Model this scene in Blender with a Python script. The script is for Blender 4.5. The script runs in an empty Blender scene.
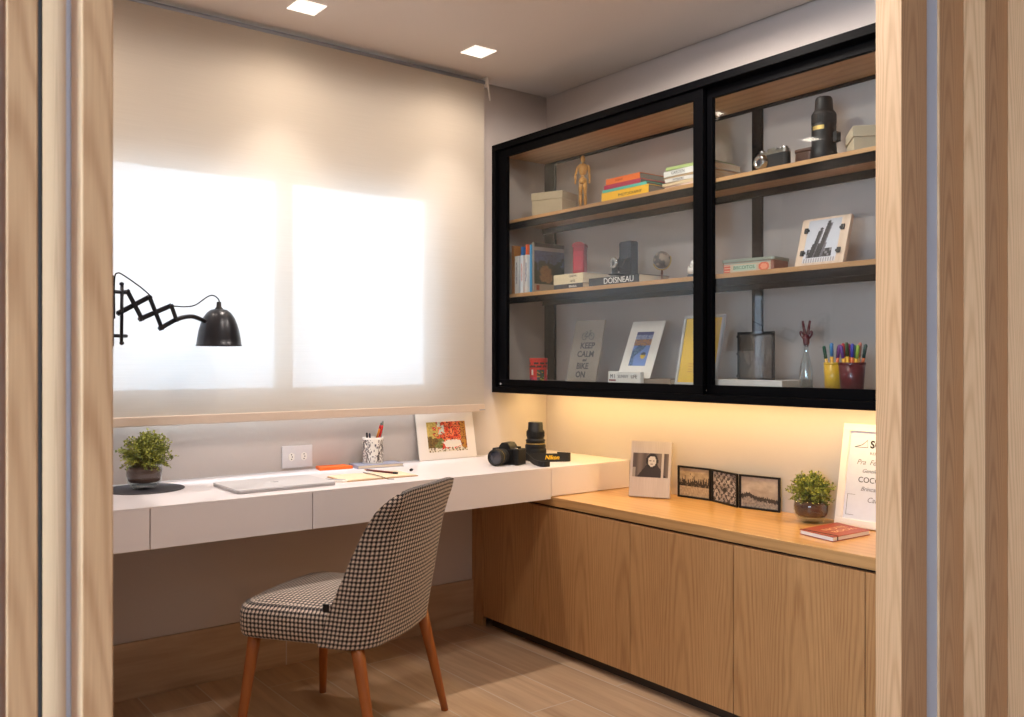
import bpy, bmesh, math, random
from mathutils import Vector, Matrix, Euler
PI = math.pi
R = math.radians
S = bpy.context.scene
COL = S.collection
RND = random.Random(7)

# ------------------------------------------------------------------ helpers
def lin(c):
    c /= 255.0
    return c / 12.92 if c <= 0.04045 else ((c + 0.055) / 1.055) ** 2.4
def rgb(r, g, b): return (lin(r), lin(g), lin(b), 1.0)

def new_mat(name):
    m = bpy.data.materials.new(name); m.use_nodes = True
    nt = m.node_tree
    return m, nt, nt.nodes['Principled BSDF']

def N(nt, typ, **kw):
    n = nt.nodes.new(typ)
    for k, v in kw.items():
        if k.startswith('i_'): n.inputs[k[2:].replace('_', ' ')].default_value = v
        else: setattr(n, k, v)
    return n

def plain(name, col, rough=0.5, metal=0.0, spec=0.5, var=0.04, bump=0.0, scale=60.0, coat=0.0):
    m, nt, b = new_mat(name)
    b.inputs['Roughness'].default_value = rough; b.inputs['Metallic'].default_value = metal
    b.inputs['Specular IOR Level'].default_value = spec
    b.inputs['Coat Weight'].default_value = coat
    tc = N(nt, 'ShaderNodeTexCoord'); no = N(nt, 'ShaderNodeTexNoise'); no.inputs['Scale'].default_value = scale
    no.inputs['Detail'].default_value = 4
    nt.links.new(tc.outputs['Object'], no.inputs['Vector'])
    mx = N(nt, 'ShaderNodeMix', data_type='RGBA')
    mx.inputs['A'].default_value = tuple(c * (1 - var) for c in col[:3]) + (1,)
    mx.inputs['B'].default_value = tuple(min(1, c * (1 + var)) for c in col[:3]) + (1,)
    nt.links.new(no.outputs['Fac'], mx.inputs['Factor']); nt.links.new(mx.outputs['Result'], b.inputs['Base Color'])
    if bump:
        bp = N(nt, 'ShaderNodeBump'); bp.inputs['Strength'].default_value = bump; bp.inputs['Distance'].default_value = 0.002
        nt.links.new(no.outputs['Fac'], bp.inputs['Height']); nt.links.new(bp.outputs['Normal'], b.inputs['Normal'])
    return m

def mathn(nt, op, a, b=None):
    n = N(nt, 'ShaderNodeMath', operation=op)
    for i, v in enumerate((a, b)):
        if v is None: continue
        if isinstance(v, (int, float)): n.inputs[i].default_value = v
        else: nt.links.new(v, n.inputs[i])
    return n.outputs[0]

def wood(name, light, dark, across='Y', along='Z', rough=0.45, cath=True, leaf=0.23, K=5200, M=120, amp=0.5, fine=0.35, warp=5.0, bump=0.08, coat=0.0):
    """veneer with plain sawn arches, or straight grain when cath is off"""
    m, nt, b = new_mat(name)
    tc = N(nt, 'ShaderNodeTexCoord'); oi = N(nt, 'ShaderNodeObjectInfo')
    sp = N(nt, 'ShaderNodeSeparateXYZ'); nt.links.new(tc.outputs['Object'], sp.inputs[0])
    A = sp.outputs[across]; G = sp.outputs[along]
    other = [x for x in 'XYZ' if x not in (across, along)][0]
    off = mathn(nt, 'MULTIPLY', oi.outputs['Random'], 7.3)
    G2 = mathn(nt, 'ADD', G, off)
    def stretched(sa, sg, detail=3, plus=0.0):
        c = N(nt, 'ShaderNodeCombineXYZ')
        nt.links.new(mathn(nt, 'MULTIPLY', mathn(nt, 'ADD', A, plus), sa), c.inputs[0])
        nt.links.new(mathn(nt, 'MULTIPLY', G2, sg), c.inputs[1])
        nt.links.new(mathn(nt, 'MULTIPLY', sp.outputs[other], sa), c.inputs[2])
        n = N(nt, 'ShaderNodeTexNoise'); n.inputs['Scale'].default_value = 1.0; n.inputs['Detail'].default_value = detail
        nt.links.new(c.outputs[0], n.inputs['Vector']); return n.outputs['Fac']
    warpn = stretched(9, 2.2, 2)
    if cath:
        d = mathn(nt, 'PINGPONG', mathn(nt, 'ADD', A, mathn(nt, 'MULTIPLY', warpn, 0.03)), leaf / 2)
        v = mathn(nt, 'MULTIPLY', mathn(nt, 'MULTIPLY', d, d), K)
        v = mathn(nt, 'ADD', v, mathn(nt, 'MULTIPLY', G2, M))
    else:
        v = mathn(nt, 'MULTIPLY', A, K)
    v = mathn(nt, 'ADD', v, mathn(nt, 'MULTIPLY', warpn, warp * 2))
    s = mathn(nt, 'SINE', v)
    s = mathn(nt, 'ADD', mathn(nt, 'MULTIPLY', s, 0.5), 0.5)
    s = mathn(nt, 'POWER', s, 2.2)
    s = mathn(nt, 'MULTIPLY', s, mathn(nt, 'ADD', stretched(14, 3, 2, 3.0), 0.1))
    f = stretched(420, 9, 4)
    mixv = mathn(nt, 'ADD', mathn(nt, 'MULTIPLY', s, amp), mathn(nt, 'MULTIPLY', f, fine))
    mixv = mathn(nt, 'ADD', mixv, mathn(nt, 'MULTIPLY', stretched(5, 0.8, 1, 9.0), 0.35))
    mr = N(nt, 'ShaderNodeMapRange'); mr.inputs['From Min'].default_value = 0.18; mr.inputs['From Max'].default_value = 0.95
    nt.links.new(mixv, mr.inputs['Value'])
    mx = N(nt, 'ShaderNodeMix', data_type='RGBA'); mx.inputs['A'].default_value = light; mx.inputs['B'].default_value = dark
    nt.links.new(mr.outputs[0], mx.inputs['Factor']); nt.links.new(mx.outputs['Result'], b.inputs['Base Color'])
    b.inputs['Roughness'].default_value = rough; b.inputs['Coat Weight'].default_value = coat; b.inputs['Coat Roughness'].default_value = 0.25
    bp = N(nt, 'ShaderNodeBump'); bp.inputs['Strength'].default_value = bump; bp.inputs['Distance'].default_value = 0.001
    nt.links.new(f, bp.inputs['Height']); nt.links.new(bp.outputs['Normal'], b.inputs['Normal'])
    return m

def glass_mat(name, tint=(1, 1, 1, 1), ior=1.5, boost=1.0, rough=0.0):
    m = bpy.data.materials.new(name); m.use_nodes = True; nt = m.node_tree; nt.nodes.clear()
    o = N(nt, 'ShaderNodeOutputMaterial'); t = N(nt, 'ShaderNodeBsdfTransparent'); t.inputs['Color'].default_value = tint
    g = N(nt, 'ShaderNodeBsdfGlossy'); g.inputs['Roughness'].default_value = rough; g.inputs['Color'].default_value = (1, 1, 1, 1)
    fr = N(nt, 'ShaderNodeFresnel'); ge = N(nt, 'ShaderNodeNewGeometry')
    nt.links.new(mathn(nt, 'ADD', mathn(nt, 'MULTIPLY', ge.outputs['Backfacing'], 1 / ior - ior), ior), fr.inputs['IOR'])
    k = mathn(nt, 'MULTIPLY', fr.outputs[0], boost)
    mx = N(nt, 'ShaderNodeMixShader'); nt.links.new(k, mx.inputs[0]); nt.links.new(t.outputs[0], mx.inputs[1]); nt.links.new(g.outputs[0], mx.inputs[2])
    nt.links.new(mx.outputs[0], o.inputs[0]); return m

def emis(name, col, strength):
    m, nt, b = new_mat(name)
    b.inputs['Base Color'].default_value = (0.8, 0.8, 0.8, 1)
    b.inputs['Emission Color'].default_value = col; b.inputs['Emission Strength'].default_value = strength
    return m

def paint_mat(name, rough=0.6):
    m, nt, b = new_mat(name); a = N(nt, 'ShaderNodeAttribute'); a.attribute_name = 'Col'
    nt.links.new(a.outputs['Color'], b.inputs['Base Color']); b.inputs['Roughness'].default_value = rough
    return m

# ---- mesh makers: every function adds to a bmesh
def box(bm, x0, x1, y0, y1, z0, z1, M=None):
    vs = [bm.verts.new((x, y, z)) for z in (z0, z1) for x, y in ((x0, y0), (x1, y0), (x1, y1), (x0, y1))]
    for f in ((3, 2, 1, 0), (4, 5, 6, 7), (0, 1, 5, 4), (1, 2, 6, 5), (2, 3, 7, 6), (3, 0, 4, 7)):
        bm.faces.new([vs[i] for i in f])
    if M is not None:
        for v in vs: v.co = M @ v.co
    return vs

def lathe(bm, prof, seg=32, M=None, cap=True):
    rings = []
    for r, z in prof:
        rings.append([bm.verts.new((r * math.cos(2 * PI * i / seg), r * math.sin(2 * PI * i / seg), z)) for i in range(seg)])
    for a, b in zip(rings, rings[1:]):
        for i in range(seg):
            f = bm.faces.new((a[i], a[(i + 1) % seg], b[(i + 1) % seg], b[i])); f.smooth = True
    if cap:
        bm.faces.new(rings[0][::-1]); bm.faces.new(rings[-1])
    if M is not None:
        for r in rings:
            for v in r: v.co = M @ v.co

def tube(bm, pts, rad, seg=10, cap=True):
    pts = [Vector(p) for p in pts]
    rads = rad if isinstance(rad, (list, tuple)) else [rad] * len(pts)
    up = None; rings = []
    for i, p in enumerate(pts):
        t = (pts[min(i + 1, len(pts) - 1)] - pts[max(i - 1, 0)]).normalized()
        if up is None:
            up = Vector((0, 0, 1)) if abs(t.z) < 0.9 else Vector((1, 0, 0))
        a = t.cross(up).normalized(); up = a.cross(t).normalized()
        rings.append([bm.verts.new(p + (a * math.cos(2 * PI * k / seg) + up * math.sin(2 * PI * k / seg)) * rads[i]) for k in range(seg)])
    for a, b in zip(rings, rings[1:]):
        for k in range(seg):
            f = bm.faces.new((a[k], b[k], b[(k + 1) % seg], a[(k + 1) % seg])); f.smooth = True
    if cap:
        bm.faces.new(rings[0]); bm.faces.new(rings[-1][::-1])

def prism(bm, poly, z0, z1, M=None):
    lo = [bm.verts.new((x, y, z0)) for x, y in poly]; hi = [bm.verts.new((x, y, z1)) for x, y in poly]
    bm.faces.new(lo[::-1]); bm.faces.new(hi); n = len(poly)
    for i in range(n): bm.faces.new((lo[i], lo[(i + 1) % n], hi[(i + 1) % n], hi[i]))
    if M is not None:
        for v in lo + hi: v.co = M @ v.co

def rrect(w, d, r, n=5, cx=0, cy=0):
    out = []
    for sx, sy, a0 in ((1, 1, 0), (-1, 1, 90), (-1, -1, 180), (1, -1, 270)):
        for i in range(n + 1):
            a = R(a0 + 90 * i / n)
            out.append((cx + sx * (w / 2 - r) + r * math.cos(a), cy + sy * (d / 2 - r) + r * math.sin(a)))
    return out

def catmull(pts, n=8):
    P = [Vector(p) for p in pts]; P = [P[0] * 2 - P[1]] + P + [P[-1] * 2 - P[-2]]; out = []
    for i in range(1, len(P) - 2):
        for k in range(n):
            t = k / n
            out.append(0.5 * ((2 * P[i]) + (P[i + 1] - P[i - 1]) * t + (2 * P[i - 1] - 5 * P[i] + 4 * P[i + 1] - P[i + 2]) * t * t + (3 * P[i] - P[i - 1] - 3 * P[i + 1] + P[i + 2]) * t ** 3))
    out.append(P[-2]); return out

def obj(name, bm, mat, parent=None, bevel=0.0, loc=None, rot=None, smooth=False, seg=2, label=None):
    if isinstance(bm, bmesh.types.BMesh):
        bmesh.ops.recalc_face_normals(bm, faces=bm.faces[:])
        me = bpy.data.meshes.new(name); bm.to_mesh(me); bm.free()
    else: me = bm
    o = bpy.data.objects.new(name, me); COL.objects.link(o)
    if mat:
        for m in (mat if isinstance(mat, list) else [mat]): me.materials.append(m)
    if parent: o.parent = parent
    if loc: o.location = loc
    if rot: o.rotation_euler = rot
    if smooth:
        for p in me.polygons: p.use_smooth = True
    if bevel:
        md = o.modifiers.new('Bevel', 'BEVEL'); md.width = bevel; md.segments = seg; md.limit_method = 'ANGLE'; md.angle_limit = R(40)
        md.harden_normals = False
    if label: o['label'] = label
    return o

def B(): return bmesh.new()
def bbox(name, x0, x1, y0, y1, z0, z1, mat, parent=None, bevel=0.0015, label=None):
    """box with its origin at its own centre"""
    bm = B(); c = ((x0 + x1) / 2, (y0 + y1) / 2, (z0 + z1) / 2)
    box(bm, x0 - c[0], x1 - c[0], y0 - c[1], y1 - c[1], z0 - c[2], z1 - c[2])
    return obj(name, bm, mat, parent, bevel, loc=c, label=label)

def thing(name, label, cat, loc=(0, 0, 0), rz=0.0, group=None, tilt=None):
    o = bpy.data.objects.new(name, None); COL.objects.link(o); o.empty_display_size = 0.05
    o.location = loc; o.rotation_euler = (0, 0, rz); o['label'] = label; o['category'] = cat
    if group: o['group'] = group
    return o
def tag(o, label, cat, group=None):
    o['label'] = label; o['category'] = cat
    if group: o['group'] = group
    return o
def struct(o): o['kind'] = 'structure'; return o

def text(name, body, size, mat, parent, loc, rot=(PI / 2, 0, 0), ext=0.0003, sx=1.0, align='CENTER', bold=0.0, shear=0.0):
    cu = bpy.data.curves.new(name, 'FONT'); cu.body = body; cu.size = size; cu.extrude = ext; cu.align_x = align; cu.align_y = 'CENTER'
    cu.offset = bold; cu.resolution_u = 3; cu.shear = shear
    t = bpy.data.objects.new(name + '_c', cu); COL.objects.link(t)
    me = bpy.data.meshes.new_from_object(t); me.name = name
    bpy.data.objects.remove(t); bpy.data.curves.remove(cu)
    for v in me.vertices: v.co.x *= sx
    return obj(name, me, mat, parent, loc=loc, rot=rot)

def picture(name, w, h, nx, ny, fn, mat, parent, loc=(0, 0, 0), rot=(0, 0, 0), thick=0.0006):
    """printed sheet: thin slab whose face is a fine mosaic of printed colours; lies in local xz, faces -y, origin bottom centre"""
    bm = B(); cl = bm.loops.layers.float_color.new('Col')
    g = [[bm.verts.new((-w / 2 + w * i / nx, 0, h * j / ny)) for i in range(nx + 1)] for j in range(ny + 1)]
    for j in range(ny):
        for i in range(nx):
            f = bm.faces.new((g[j][i], g[j][i + 1], g[j + 1][i + 1], g[j + 1][i]))
            c = fn((i + 0.5) / nx, (j + 0.5) / ny)
            for l in f.loops: l[cl] = c
    b0 = len(bm.faces)
    vs = [bm.verts.new((x, thick, z)) for x, z in ((-w / 2, 0), (w / 2, 0), (w / 2, h), (-w / 2, h))]
    f = bm.faces.new(vs[::-1])
    for l in f.loops: l[cl] = rgb(225, 222, 215)
    me = bpy.data.meshes.new(name); bm.to_mesh(me); bm.free()
    return obj(name, me, mat, parent, loc=loc, rot=rot)

def mixc(a, b, t): return tuple(a[i] * (1 - t) + b[i] * t for i in range(3)) + (1,)

# ------------------------------------------------------------------ materials
M = {}
M['wall'] = plain('wall paint', rgb(194, 184, 178), 0.85, var=0.015, bump=0.05, scale=90)
M['ceiling'] = plain('ceiling paint', rgb(214, 204, 196), 0.9, var=0.01)
M['gap'] = plain('shadow gap black', rgb(30, 26, 24), 0.9)
M['white_lacquer'] = plain('white lacquer', rgb(228, 222, 224), 0.32, var=0.006)
M['black_metal'] = plain('black painted metal', rgb(4, 4, 6), 0.55, spec=0.06, var=0.1)
M['lamp_metal'] = plain('graphite lamp metal', rgb(26, 27, 34), 0.33, metal=0.35, spec=0.6, var=0.05)
M['alu'] = plain('brushed aluminium', rgb(150, 154, 164), 0.35, metal=0.3)
M['steel_strip'] = plain('satin aluminium strip', rgb(200, 208, 228), 0.45, metal=0.0, var=0.02)
M['oak_door'] = wood('oak veneer', rgb(206, 160, 108), rgb(140, 94, 54), 'Y', 'Z', 0.42, K=3400, M=20, amp=0.30, warp=5, fine=.62)
M['oak_top'] = wood('oak counter', rgb(214, 166, 104), rgb(166, 116, 62), 'X', 'Y', 0.3, cath=False, K=150, amp=0.28, coat=0.3)
M['oak_edge'] = wood('oak edge', rgb(202, 158, 104), rgb(150, 104, 58), 'Z', 'Y', 0.4, cath=False, K=260, amp=0.35)
M['oak_shelf'] = wood('oak shelf', rgb(206, 160, 110), rgb(150, 104, 62), 'X', 'Y', 0.45, cath=False, K=140, amp=0.35)
M['ash_lit'] = wood('ash post lit side', rgb(232, 194, 152), rgb(184, 138, 96), 'Y', 'Z', 0.5, cath=True, leaf=0.12, K=16000, M=30, amp=0.4, warp=4, fine=.45)  # lighter copy of the ash for the lit post sides
M['ash_shaded'] = wood('ash post shaded front', rgb(214, 170, 128), rgb(164, 116, 78), 'X', 'Z', 0.5, cath=True, leaf=0.17, K=9000, M=40, amp=0.45, warp=4, fine=.45)  # darker copy of the ash: shade on the front faces put into the colour
M['leg_wood'] = wood('tinted chair leg wood', rgb(168, 98, 44), rgb(126, 68, 28), 'X', 'Z', 0.35, cath=False, K=300, amp=0.3, fine=0.3)
M['paint'] = paint_mat('printed paper')
M['paint_gloss'] = paint_mat('printed gloss', 0.3)
M['paper'] = plain('white paper', rgb(236, 232, 226), 0.7, var=0.01)
M['pages'] = plain('page block', rgb(226, 212, 190), 0.8, var=0.05, scale=300)
M['cream_box'] = plain('cream linen board', rgb(184, 170, 144), 0.75, var=0.05, bump=0.1, scale=400)
M['mannequin'] = wood('beech mannequin', rgb(205, 150, 70), rgb(160, 108, 40), 'X', 'Z', 0.4, cath=False, K=400, amp=0.25)
M['orange'] = plain('orange paper', rgb(246, 110, 34), 0.6)
M['glass'] = glass_mat('clear glass', (0.93, 0.95, 0.95, 1), boost=0.65)
M['bowl_glass'] = glass_mat('bowl glass', (0.96, 0.98, 0.98, 1), boost=0.9)
M['water'] = glass_mat('water', (0.86, 0.88, 0.88, 1), ior=1.33, boost=1.0)
M['soil'] = plain('potting soil', rgb(84, 54, 40), 0.95, var=0.5, bump=1.0, scale=350)
M['black_plastic'] = plain('black plastic', rgb(17, 16, 17), 0.5, spec=.35, var=0.15)
M['rubber'] = plain('ribbed rubber', rgb(26, 25, 25), 0.7, var=0.2)
M['lens_glass'] = plain('lens front', rgb(40, 44, 60), 0.05, spec=1.0)
M['chrome'] = plain('chrome', rgb(190, 188, 184), 0.2, metal=1.0)
M['gold'] = plain('gold band', rgb(190, 160, 90), 0.4, metal=0.6)
M['yellow_print'] = plain('yellow lettering', rgb(255, 200, 30), 0.5)
M['ink'] = plain('black ink', rgb(36, 34, 36), 0.7)
M['grey_ink'] = plain('grey ink', rgb(120, 118, 120), 0.7)
M['felt'] = plain('charcoal mat', rgb(54, 52, 58), 0.55, var=0.06)
M['white_frame'] = plain('white frame paint', rgb(238, 230, 220), 0.45, var=0.01)

def mk_blind():
    m = bpy.data.materials.new('roller screen fabric'); m.use_nodes = True; nt = m.node_tree; nt.nodes.clear()
    o = N(nt, 'ShaderNodeOutputMaterial'); d = N(nt, 'ShaderNodeBsdfDiffuse'); d.inputs['Color'].default_value = rgb(226, 214, 198)
    t = N(nt, 'ShaderNodeBsdfTranslucent'); t.inputs['Color'].default_value = rgb(240, 236, 230)
    tr = N(nt, 'ShaderNodeBsdfTransparent')
    m1 = N(nt, 'ShaderNodeMixShader'); m1.inputs[0].default_value = 0.047
    m2 = N(nt, 'ShaderNodeMixShader'); m2.inputs[0].default_value = 0.018
    tc = N(nt, 'ShaderNodeTexCoord'); w = N(nt, 'ShaderNodeTexNoise'); mp = N(nt, 'ShaderNodeMapping')
    mp.inputs['Scale'].default_value = (3, 1, 260); w.inputs['Scale'].default_value = 1.5
    nt.links.new(tc.outputs['Object'], mp.inputs[0]); nt.links.new(mp.outputs[0], w.inputs['Vector'])
    mx = N(nt, 'ShaderNodeMix', data_type='RGBA'); mx.inputs['A'].default_value = rgb(190, 181, 168); mx.inputs['B'].default_value = rgb(201, 192, 179)
    nt.links.new(w.outputs['Fac'], mx.inputs['Factor']); nt.links.new(mx.outputs['Result'], d.inputs['Color'])
    nt.links.new(d.outputs[0], m1.inputs[1]); nt.links.new(t.outputs[0], m1.inputs[2])
    nt.links.new(m1.outputs[0], m2.inputs[1]); nt.links.new(tr.outputs[0], m2.inputs[2]); nt.links.new(m2.outputs[0], o.inputs[0])
    return m
M['blind'] = mk_blind()

def mk_porcelain(name, floor=True):
    m, nt, b = new_mat(name)
    tc = N(nt, 'ShaderNodeTexCoord'); sp = N(nt, 'ShaderNodeSeparateXYZ'); nt.links.new(tc.outputs['Object'], sp.inputs[0])
    cb = N(nt, 'ShaderNodeCombineXYZ')
    if floor:   # planks run along Y, 0.2 m wide
        nt.links.new(mathn(nt, 'ADD', sp.outputs['Y'], 0.1), cb.inputs[0]); nt.links.new(mathn(nt, 'ADD', sp.outputs['X'], -0.059 + 4.0), cb.inputs[1])
    else:
        nt.links.new(mathn(nt, 'ADD', sp.outputs['X'], 0.07), cb.inputs[0]); nt.links.new(mathn(nt, 'ADD', sp.outputs['Z'], 4.2), cb.inputs[1])
    br = N(nt, 'ShaderNodeTexBrick'); nt.links.new(cb.outputs[0], br.inputs['Vector'])
    br.inputs['Scale'].default_value = 1.0; br.inputs['Brick Width'].default_value = 1.2; br.inputs['Row Height'].default_value = 0.2 if floor else 4.0
    br.inputs['Mortar Size'].default_value = 0.0028; br.inputs['Mortar Smooth'].default_value = 0.3; br.offset = 0.37; br.offset_frequency = 2
    br.inputs['Color1'].default_value = (0.35, 0.35, 0.35, 1); br.inputs['Color2'].default_value = (0.65, 0.65, 0.65, 1)
    # streaks along the plank, shifted from plank to plank
    sc = N(nt, 'ShaderNodeVectorMath', operation='MULTIPLY'); sc.inputs[1].default_value = (1.6, 16, 1)
    nt.links.new(cb.outputs[0], sc.inputs[0])
    ad = N(nt, 'ShaderNodeVectorMath', operation='ADD'); nt.links.new(sc.outputs[0], ad.inputs[0])
    sc2 = N(nt, 'ShaderNodeVectorMath', operation='SCALE'); sc2.inputs['Scale'].default_value = 23.0; nt.links.new(br.outputs['Color'], sc2.inputs[0]); nt.links.new(sc2.outputs[0], ad.inputs[1])
    n1 = N(nt, 'ShaderNodeTexNoise'); n1.inputs['Scale'].default_value = 1.0; n1.inputs['Detail'].default_value = 6; n1.inputs['Distortion'].default_value = 0.8
    nt.links.new(ad.outputs[0], n1.inputs['Vector'])
    n2 = N(nt, 'ShaderNodeTexNoise'); n2.inputs['Scale'].default_value = 1.0; n2.inputs['Detail'].default_value = 3
    sc3 = N(nt, 'ShaderNodeVectorMath', operation='MULTIPLY'); sc3.inputs[1].default_value = (3, 5.5, 1); nt.links.new(ad.outputs[0], sc3.inputs[0]); nt.links.new(sc3.outputs[0], n2.inputs['Vector'])
    # sparse dark knots
    vs = N(nt, 'ShaderNodeVectorMath', operation='MULTIPLY'); vs.inputs[1].default_value = (2.6, 6, 1); nt.links.new(cb.outputs[0], vs.inputs[0])
    vo = N(nt, 'ShaderNodeTexVoronoi'); vo.inputs['Scale'].default_value = 1.0; nt.links.new(vs.outputs[0], vo.inputs['Vector'])
    kn = N(nt, 'ShaderNodeMapRange'); kn.inputs['From Min'].default_value = 0.05; kn.inputs['From Max'].default_value = 0.32; kn.inputs['To Min'].default_value = 0.45; kn.inputs['To Max'].default_value = 0
    nt.links.new(vo.outputs['Distance'], kn.inputs['Value'])
    sel = mathn(nt, 'GREATER_THAN', N(nt, 'ShaderNodeSeparateColor').outputs[0], 0.62)
    sc_ = [n for n in nt.nodes if n.bl_idname == 'ShaderNodeSeparateColor'][0]; nt.links.new(vo.outputs['Color'], sc_.inputs[0])
    knot = mathn(nt, 'MULTIPLY', kn.outputs[0], sel)
    fac = mathn(nt, 'ADD', mathn(nt, 'MULTIPLY', n1.outputs['Fac'], 0.75), mathn(nt, 'MULTIPLY', n2.outputs['Fac'], 0.25))
    mr = N(nt, 'ShaderNodeMapRange'); mr.inputs['From Min'].default_value = 0.22; mr.inputs['From Max'].default_value = 0.85
    nt.links.new(fac, mr.inputs['Value']); f2 = mathn(nt, 'ADD', mr.outputs[0], knot)
    mx = N(nt, 'ShaderNodeMix', data_type='RGBA')
    mx.inputs['A'].default_value = rgb(206, 176, 144); mx.inputs['B'].default_value = rgb(150, 120, 92)
    nt.links.new(f2, mx.inputs['Factor'])
    sep = N(nt, 'ShaderNodeSeparateColor'); nt.links.new(br.outputs['Color'], sep.inputs[0])
    hv = N(nt, 'ShaderNodeHueSaturation'); nt.links.new(mx.outputs['Result'], hv.inputs['Color'])
    nt.links.new(mathn(nt, 'ADD', mathn(nt, 'MULTIPLY', sep.outputs[0], 0.35), 0.82), hv.inputs['Value'])
    mo = N(nt, 'ShaderNodeMix', data_type='RGBA'); nt.links.new(br.outputs['Fac'], mo.inputs['Factor'])
    nt.links.new(hv.outputs[0], mo.inputs['A']); mo.inputs['B'].default_value = rgb(196, 182, 166)
    nt.links.new(mo.outputs['Result'], b.inputs['Base Color']); b.inputs['Roughness'].default_value = 0.42
    return m
M['floor'] = mk_porcelain('wood look porcelain floor')
M['skirting'] = mk_porcelain('wood look porcelain skirting', False)

def mk_check():
    m, nt, b = new_mat('small black and ivory check fabric')
    uv = N(nt, 'ShaderNodeUVMap'); sp = N(nt, 'ShaderNodeSeparateXYZ'); nt.links.new(uv.outputs[0], sp.inputs[0])
    P = 0.0135
    def sq(a):
        f = mathn(nt, 'FRACT', mathn(nt, 'DIVIDE', a, P)); return mathn(nt, 'GREATER_THAN', f, 0.47)
    a, c = sq(sp.outputs[0]), sq(sp.outputs[1])
    both = mathn(nt, 'MULTIPLY', a, c); s = mathn(nt, 'ADD', a, c)
    # diagonal weave where warp and weft cross
    dg = mathn(nt, 'GREATER_THAN', mathn(nt, 'FRACT', mathn(nt, 'DIVIDE', mathn(nt, 'ADD', sp.outputs[0], sp.outputs[1]), P / 2)), 0.62)
    one = mathn(nt, 'SUBTRACT', s, mathn(nt, 'MULTIPLY', both, 2))
    fac = mathn(nt, 'ADD', both, mathn(nt, 'MULTIPLY', one, mathn(nt, 'MULTIPLY', dg, 0.55)))
    mx = N(nt, 'ShaderNodeMix', data_type='RGBA'); mx.inputs['A'].default_value = rgb(30, 24, 30); mx.inputs['B'].default_value = rgb(214, 198, 184)
    nt.links.new(fac, mx.inputs['Factor']); nt.links.new(mx.outputs['Result'], b.inputs['Base Color'])
    b.inputs['Roughness'].default_value = 0.9; b.inputs['Sheen Weight'].default_value = 0.2
    no = N(nt, 'ShaderNodeTexNoise'); no.inputs['Scale'].default_value = 900; bp = N(nt, 'ShaderNodeBump'); bp.inputs['Strength'].default_value = 0.3; bp.inputs['Distance'].default_value = 0.001
    nt.links.new(uv.outputs[0], no.inputs['Vector']); nt.links.new(no.outputs['Fac'], bp.inputs['Height']); nt.links.new(bp.outputs['Normal'], b.inputs['Normal'])
    return m
M['check'] = mk_check()

def mk_leaf():
    m, nt, b = new_mat('small green leaves')
    at = N(nt, 'ShaderNodeAttribute'); at.attribute_name = 'Col'
    nt.links.new(at.outputs['Color'], b.inputs['Base Color']); b.inputs['Roughness'].default_value = 0.5
    return m
M['leaf'] = mk_leaf()

# ------------------------------------------------------------------ camera
YAW = 0.659
cam = bpy.data.cameras.new('camera'); cam.sensor_width = 36.0; cam.lens = 884.38 / 1024 * 36
cam.shift_y = 1.28 / 1024; cam.clip_start = 0.05
co = bpy.data.objects.new('camera', cam); COL.objects.link(co)
co.location = (0, 0, 1.1814); co.rotation_euler = (PI / 2, 0, -YAW)
cam.dof.use_dof = True; cam.dof.focus_distance = 3.3; cam.dof.aperture_fstop = 9.0
S.camera = co

# ------------------------------------------------------------------ room shell
XW, YW, ZC = 2.731, 3.255, 2.433
HX0, HX1, HY0 = -2.0, 3.6, -2.6
def shell(name, x0, x1, y0, y1, z0, z1, mat, bevel=0): return struct(bbox(name, x0, x1, y0, y1, z0, z1, mat, None, bevel))
bm = B(); box(bm, HX0 - .1, HX1 + .1, HY0 - .1, YW + .2, -0.1, 0.0); struct(obj('floor', bm, M['floor']))
# ceiling stops short of the walls: a narrow recessed shadow gap
bm = B(); box(bm, HX0, XW - 0.016, 1.10, YW - 0.016, ZC, ZC + 0.05); struct(obj('ceiling', bm, M['ceiling']))
bm = B(); box(bm, HX0, HX1, HY0, 1.10, ZC, ZC + 0.05); struct(obj('ceiling_hall', bm, M['ceiling']))
bm = B(); box(bm, HX0 - .1, HX1 + .1, HY0 - .1, YW + .2, ZC + 0.05, ZC + 0.12); struct(obj('ceiling_slab', bm, M['gap']))
# window wall with an opening
WX0, WX1, WZ0, WZ1 = 0.70, 2.064, 1.062, 1.882
bm = B()
box(bm, 0.2, WX0, YW, YW + 0.03, 0, ZC + .05); box(bm, WX1, XW + .1, YW, YW + 0.03, 0, ZC + .05)
box(bm, WX0, WX1, YW, YW + 0.03, 0, WZ0); box(bm, WX0, WX1, YW, YW + 0.03, WZ1, ZC + .05)
struct(obj('wall_back', bm, M['wall']))
shell('wall_right', XW, XW + .1, 1.10, YW, 0, ZC + .05, M['wall'])
shell('wall_left', 0.232, 0.30, 1.367, YW, 0, ZC + .05, M['wall'])
shell('wall_front', HX0, HX1, HY0 - .1, HY0, 0, ZC + .05, M['wall'])
bm = B(); x0_, x1_ = HX0 - .1, HX0
box(bm, x0_, x1_, HY0, -.8, 0, ZC + .05); box(bm, x0_, x1_, .8, 1.46, 0, ZC + .05); box(bm, x0_, x1_, -.8, .8, 0, .5); box(bm, x0_, x1_, -.8, .8, 2.25, ZC + .05)
struct(obj('wall_hall_left', bm, M['wall']))
w = bpy.data.objects.new('added_hall_window', None); COL.objects.link(w); w.location = (HX0 - .05, 0, .5); struct(w)  # unseen hall window, added to light the posts and the room
bm = B()
for a in ((-.8, .8, 0, .03), (-.8, .8, 1.72, 1.75), (-.8, -.77, .03, 1.72), (.77, .8, .03, 1.72), (-.02, .02, .03, 1.72)): box(bm, -.02, .02, a[0], a[1], a[2], a[3])
obj('window_frame', bm, M['white_frame'], w)
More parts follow.
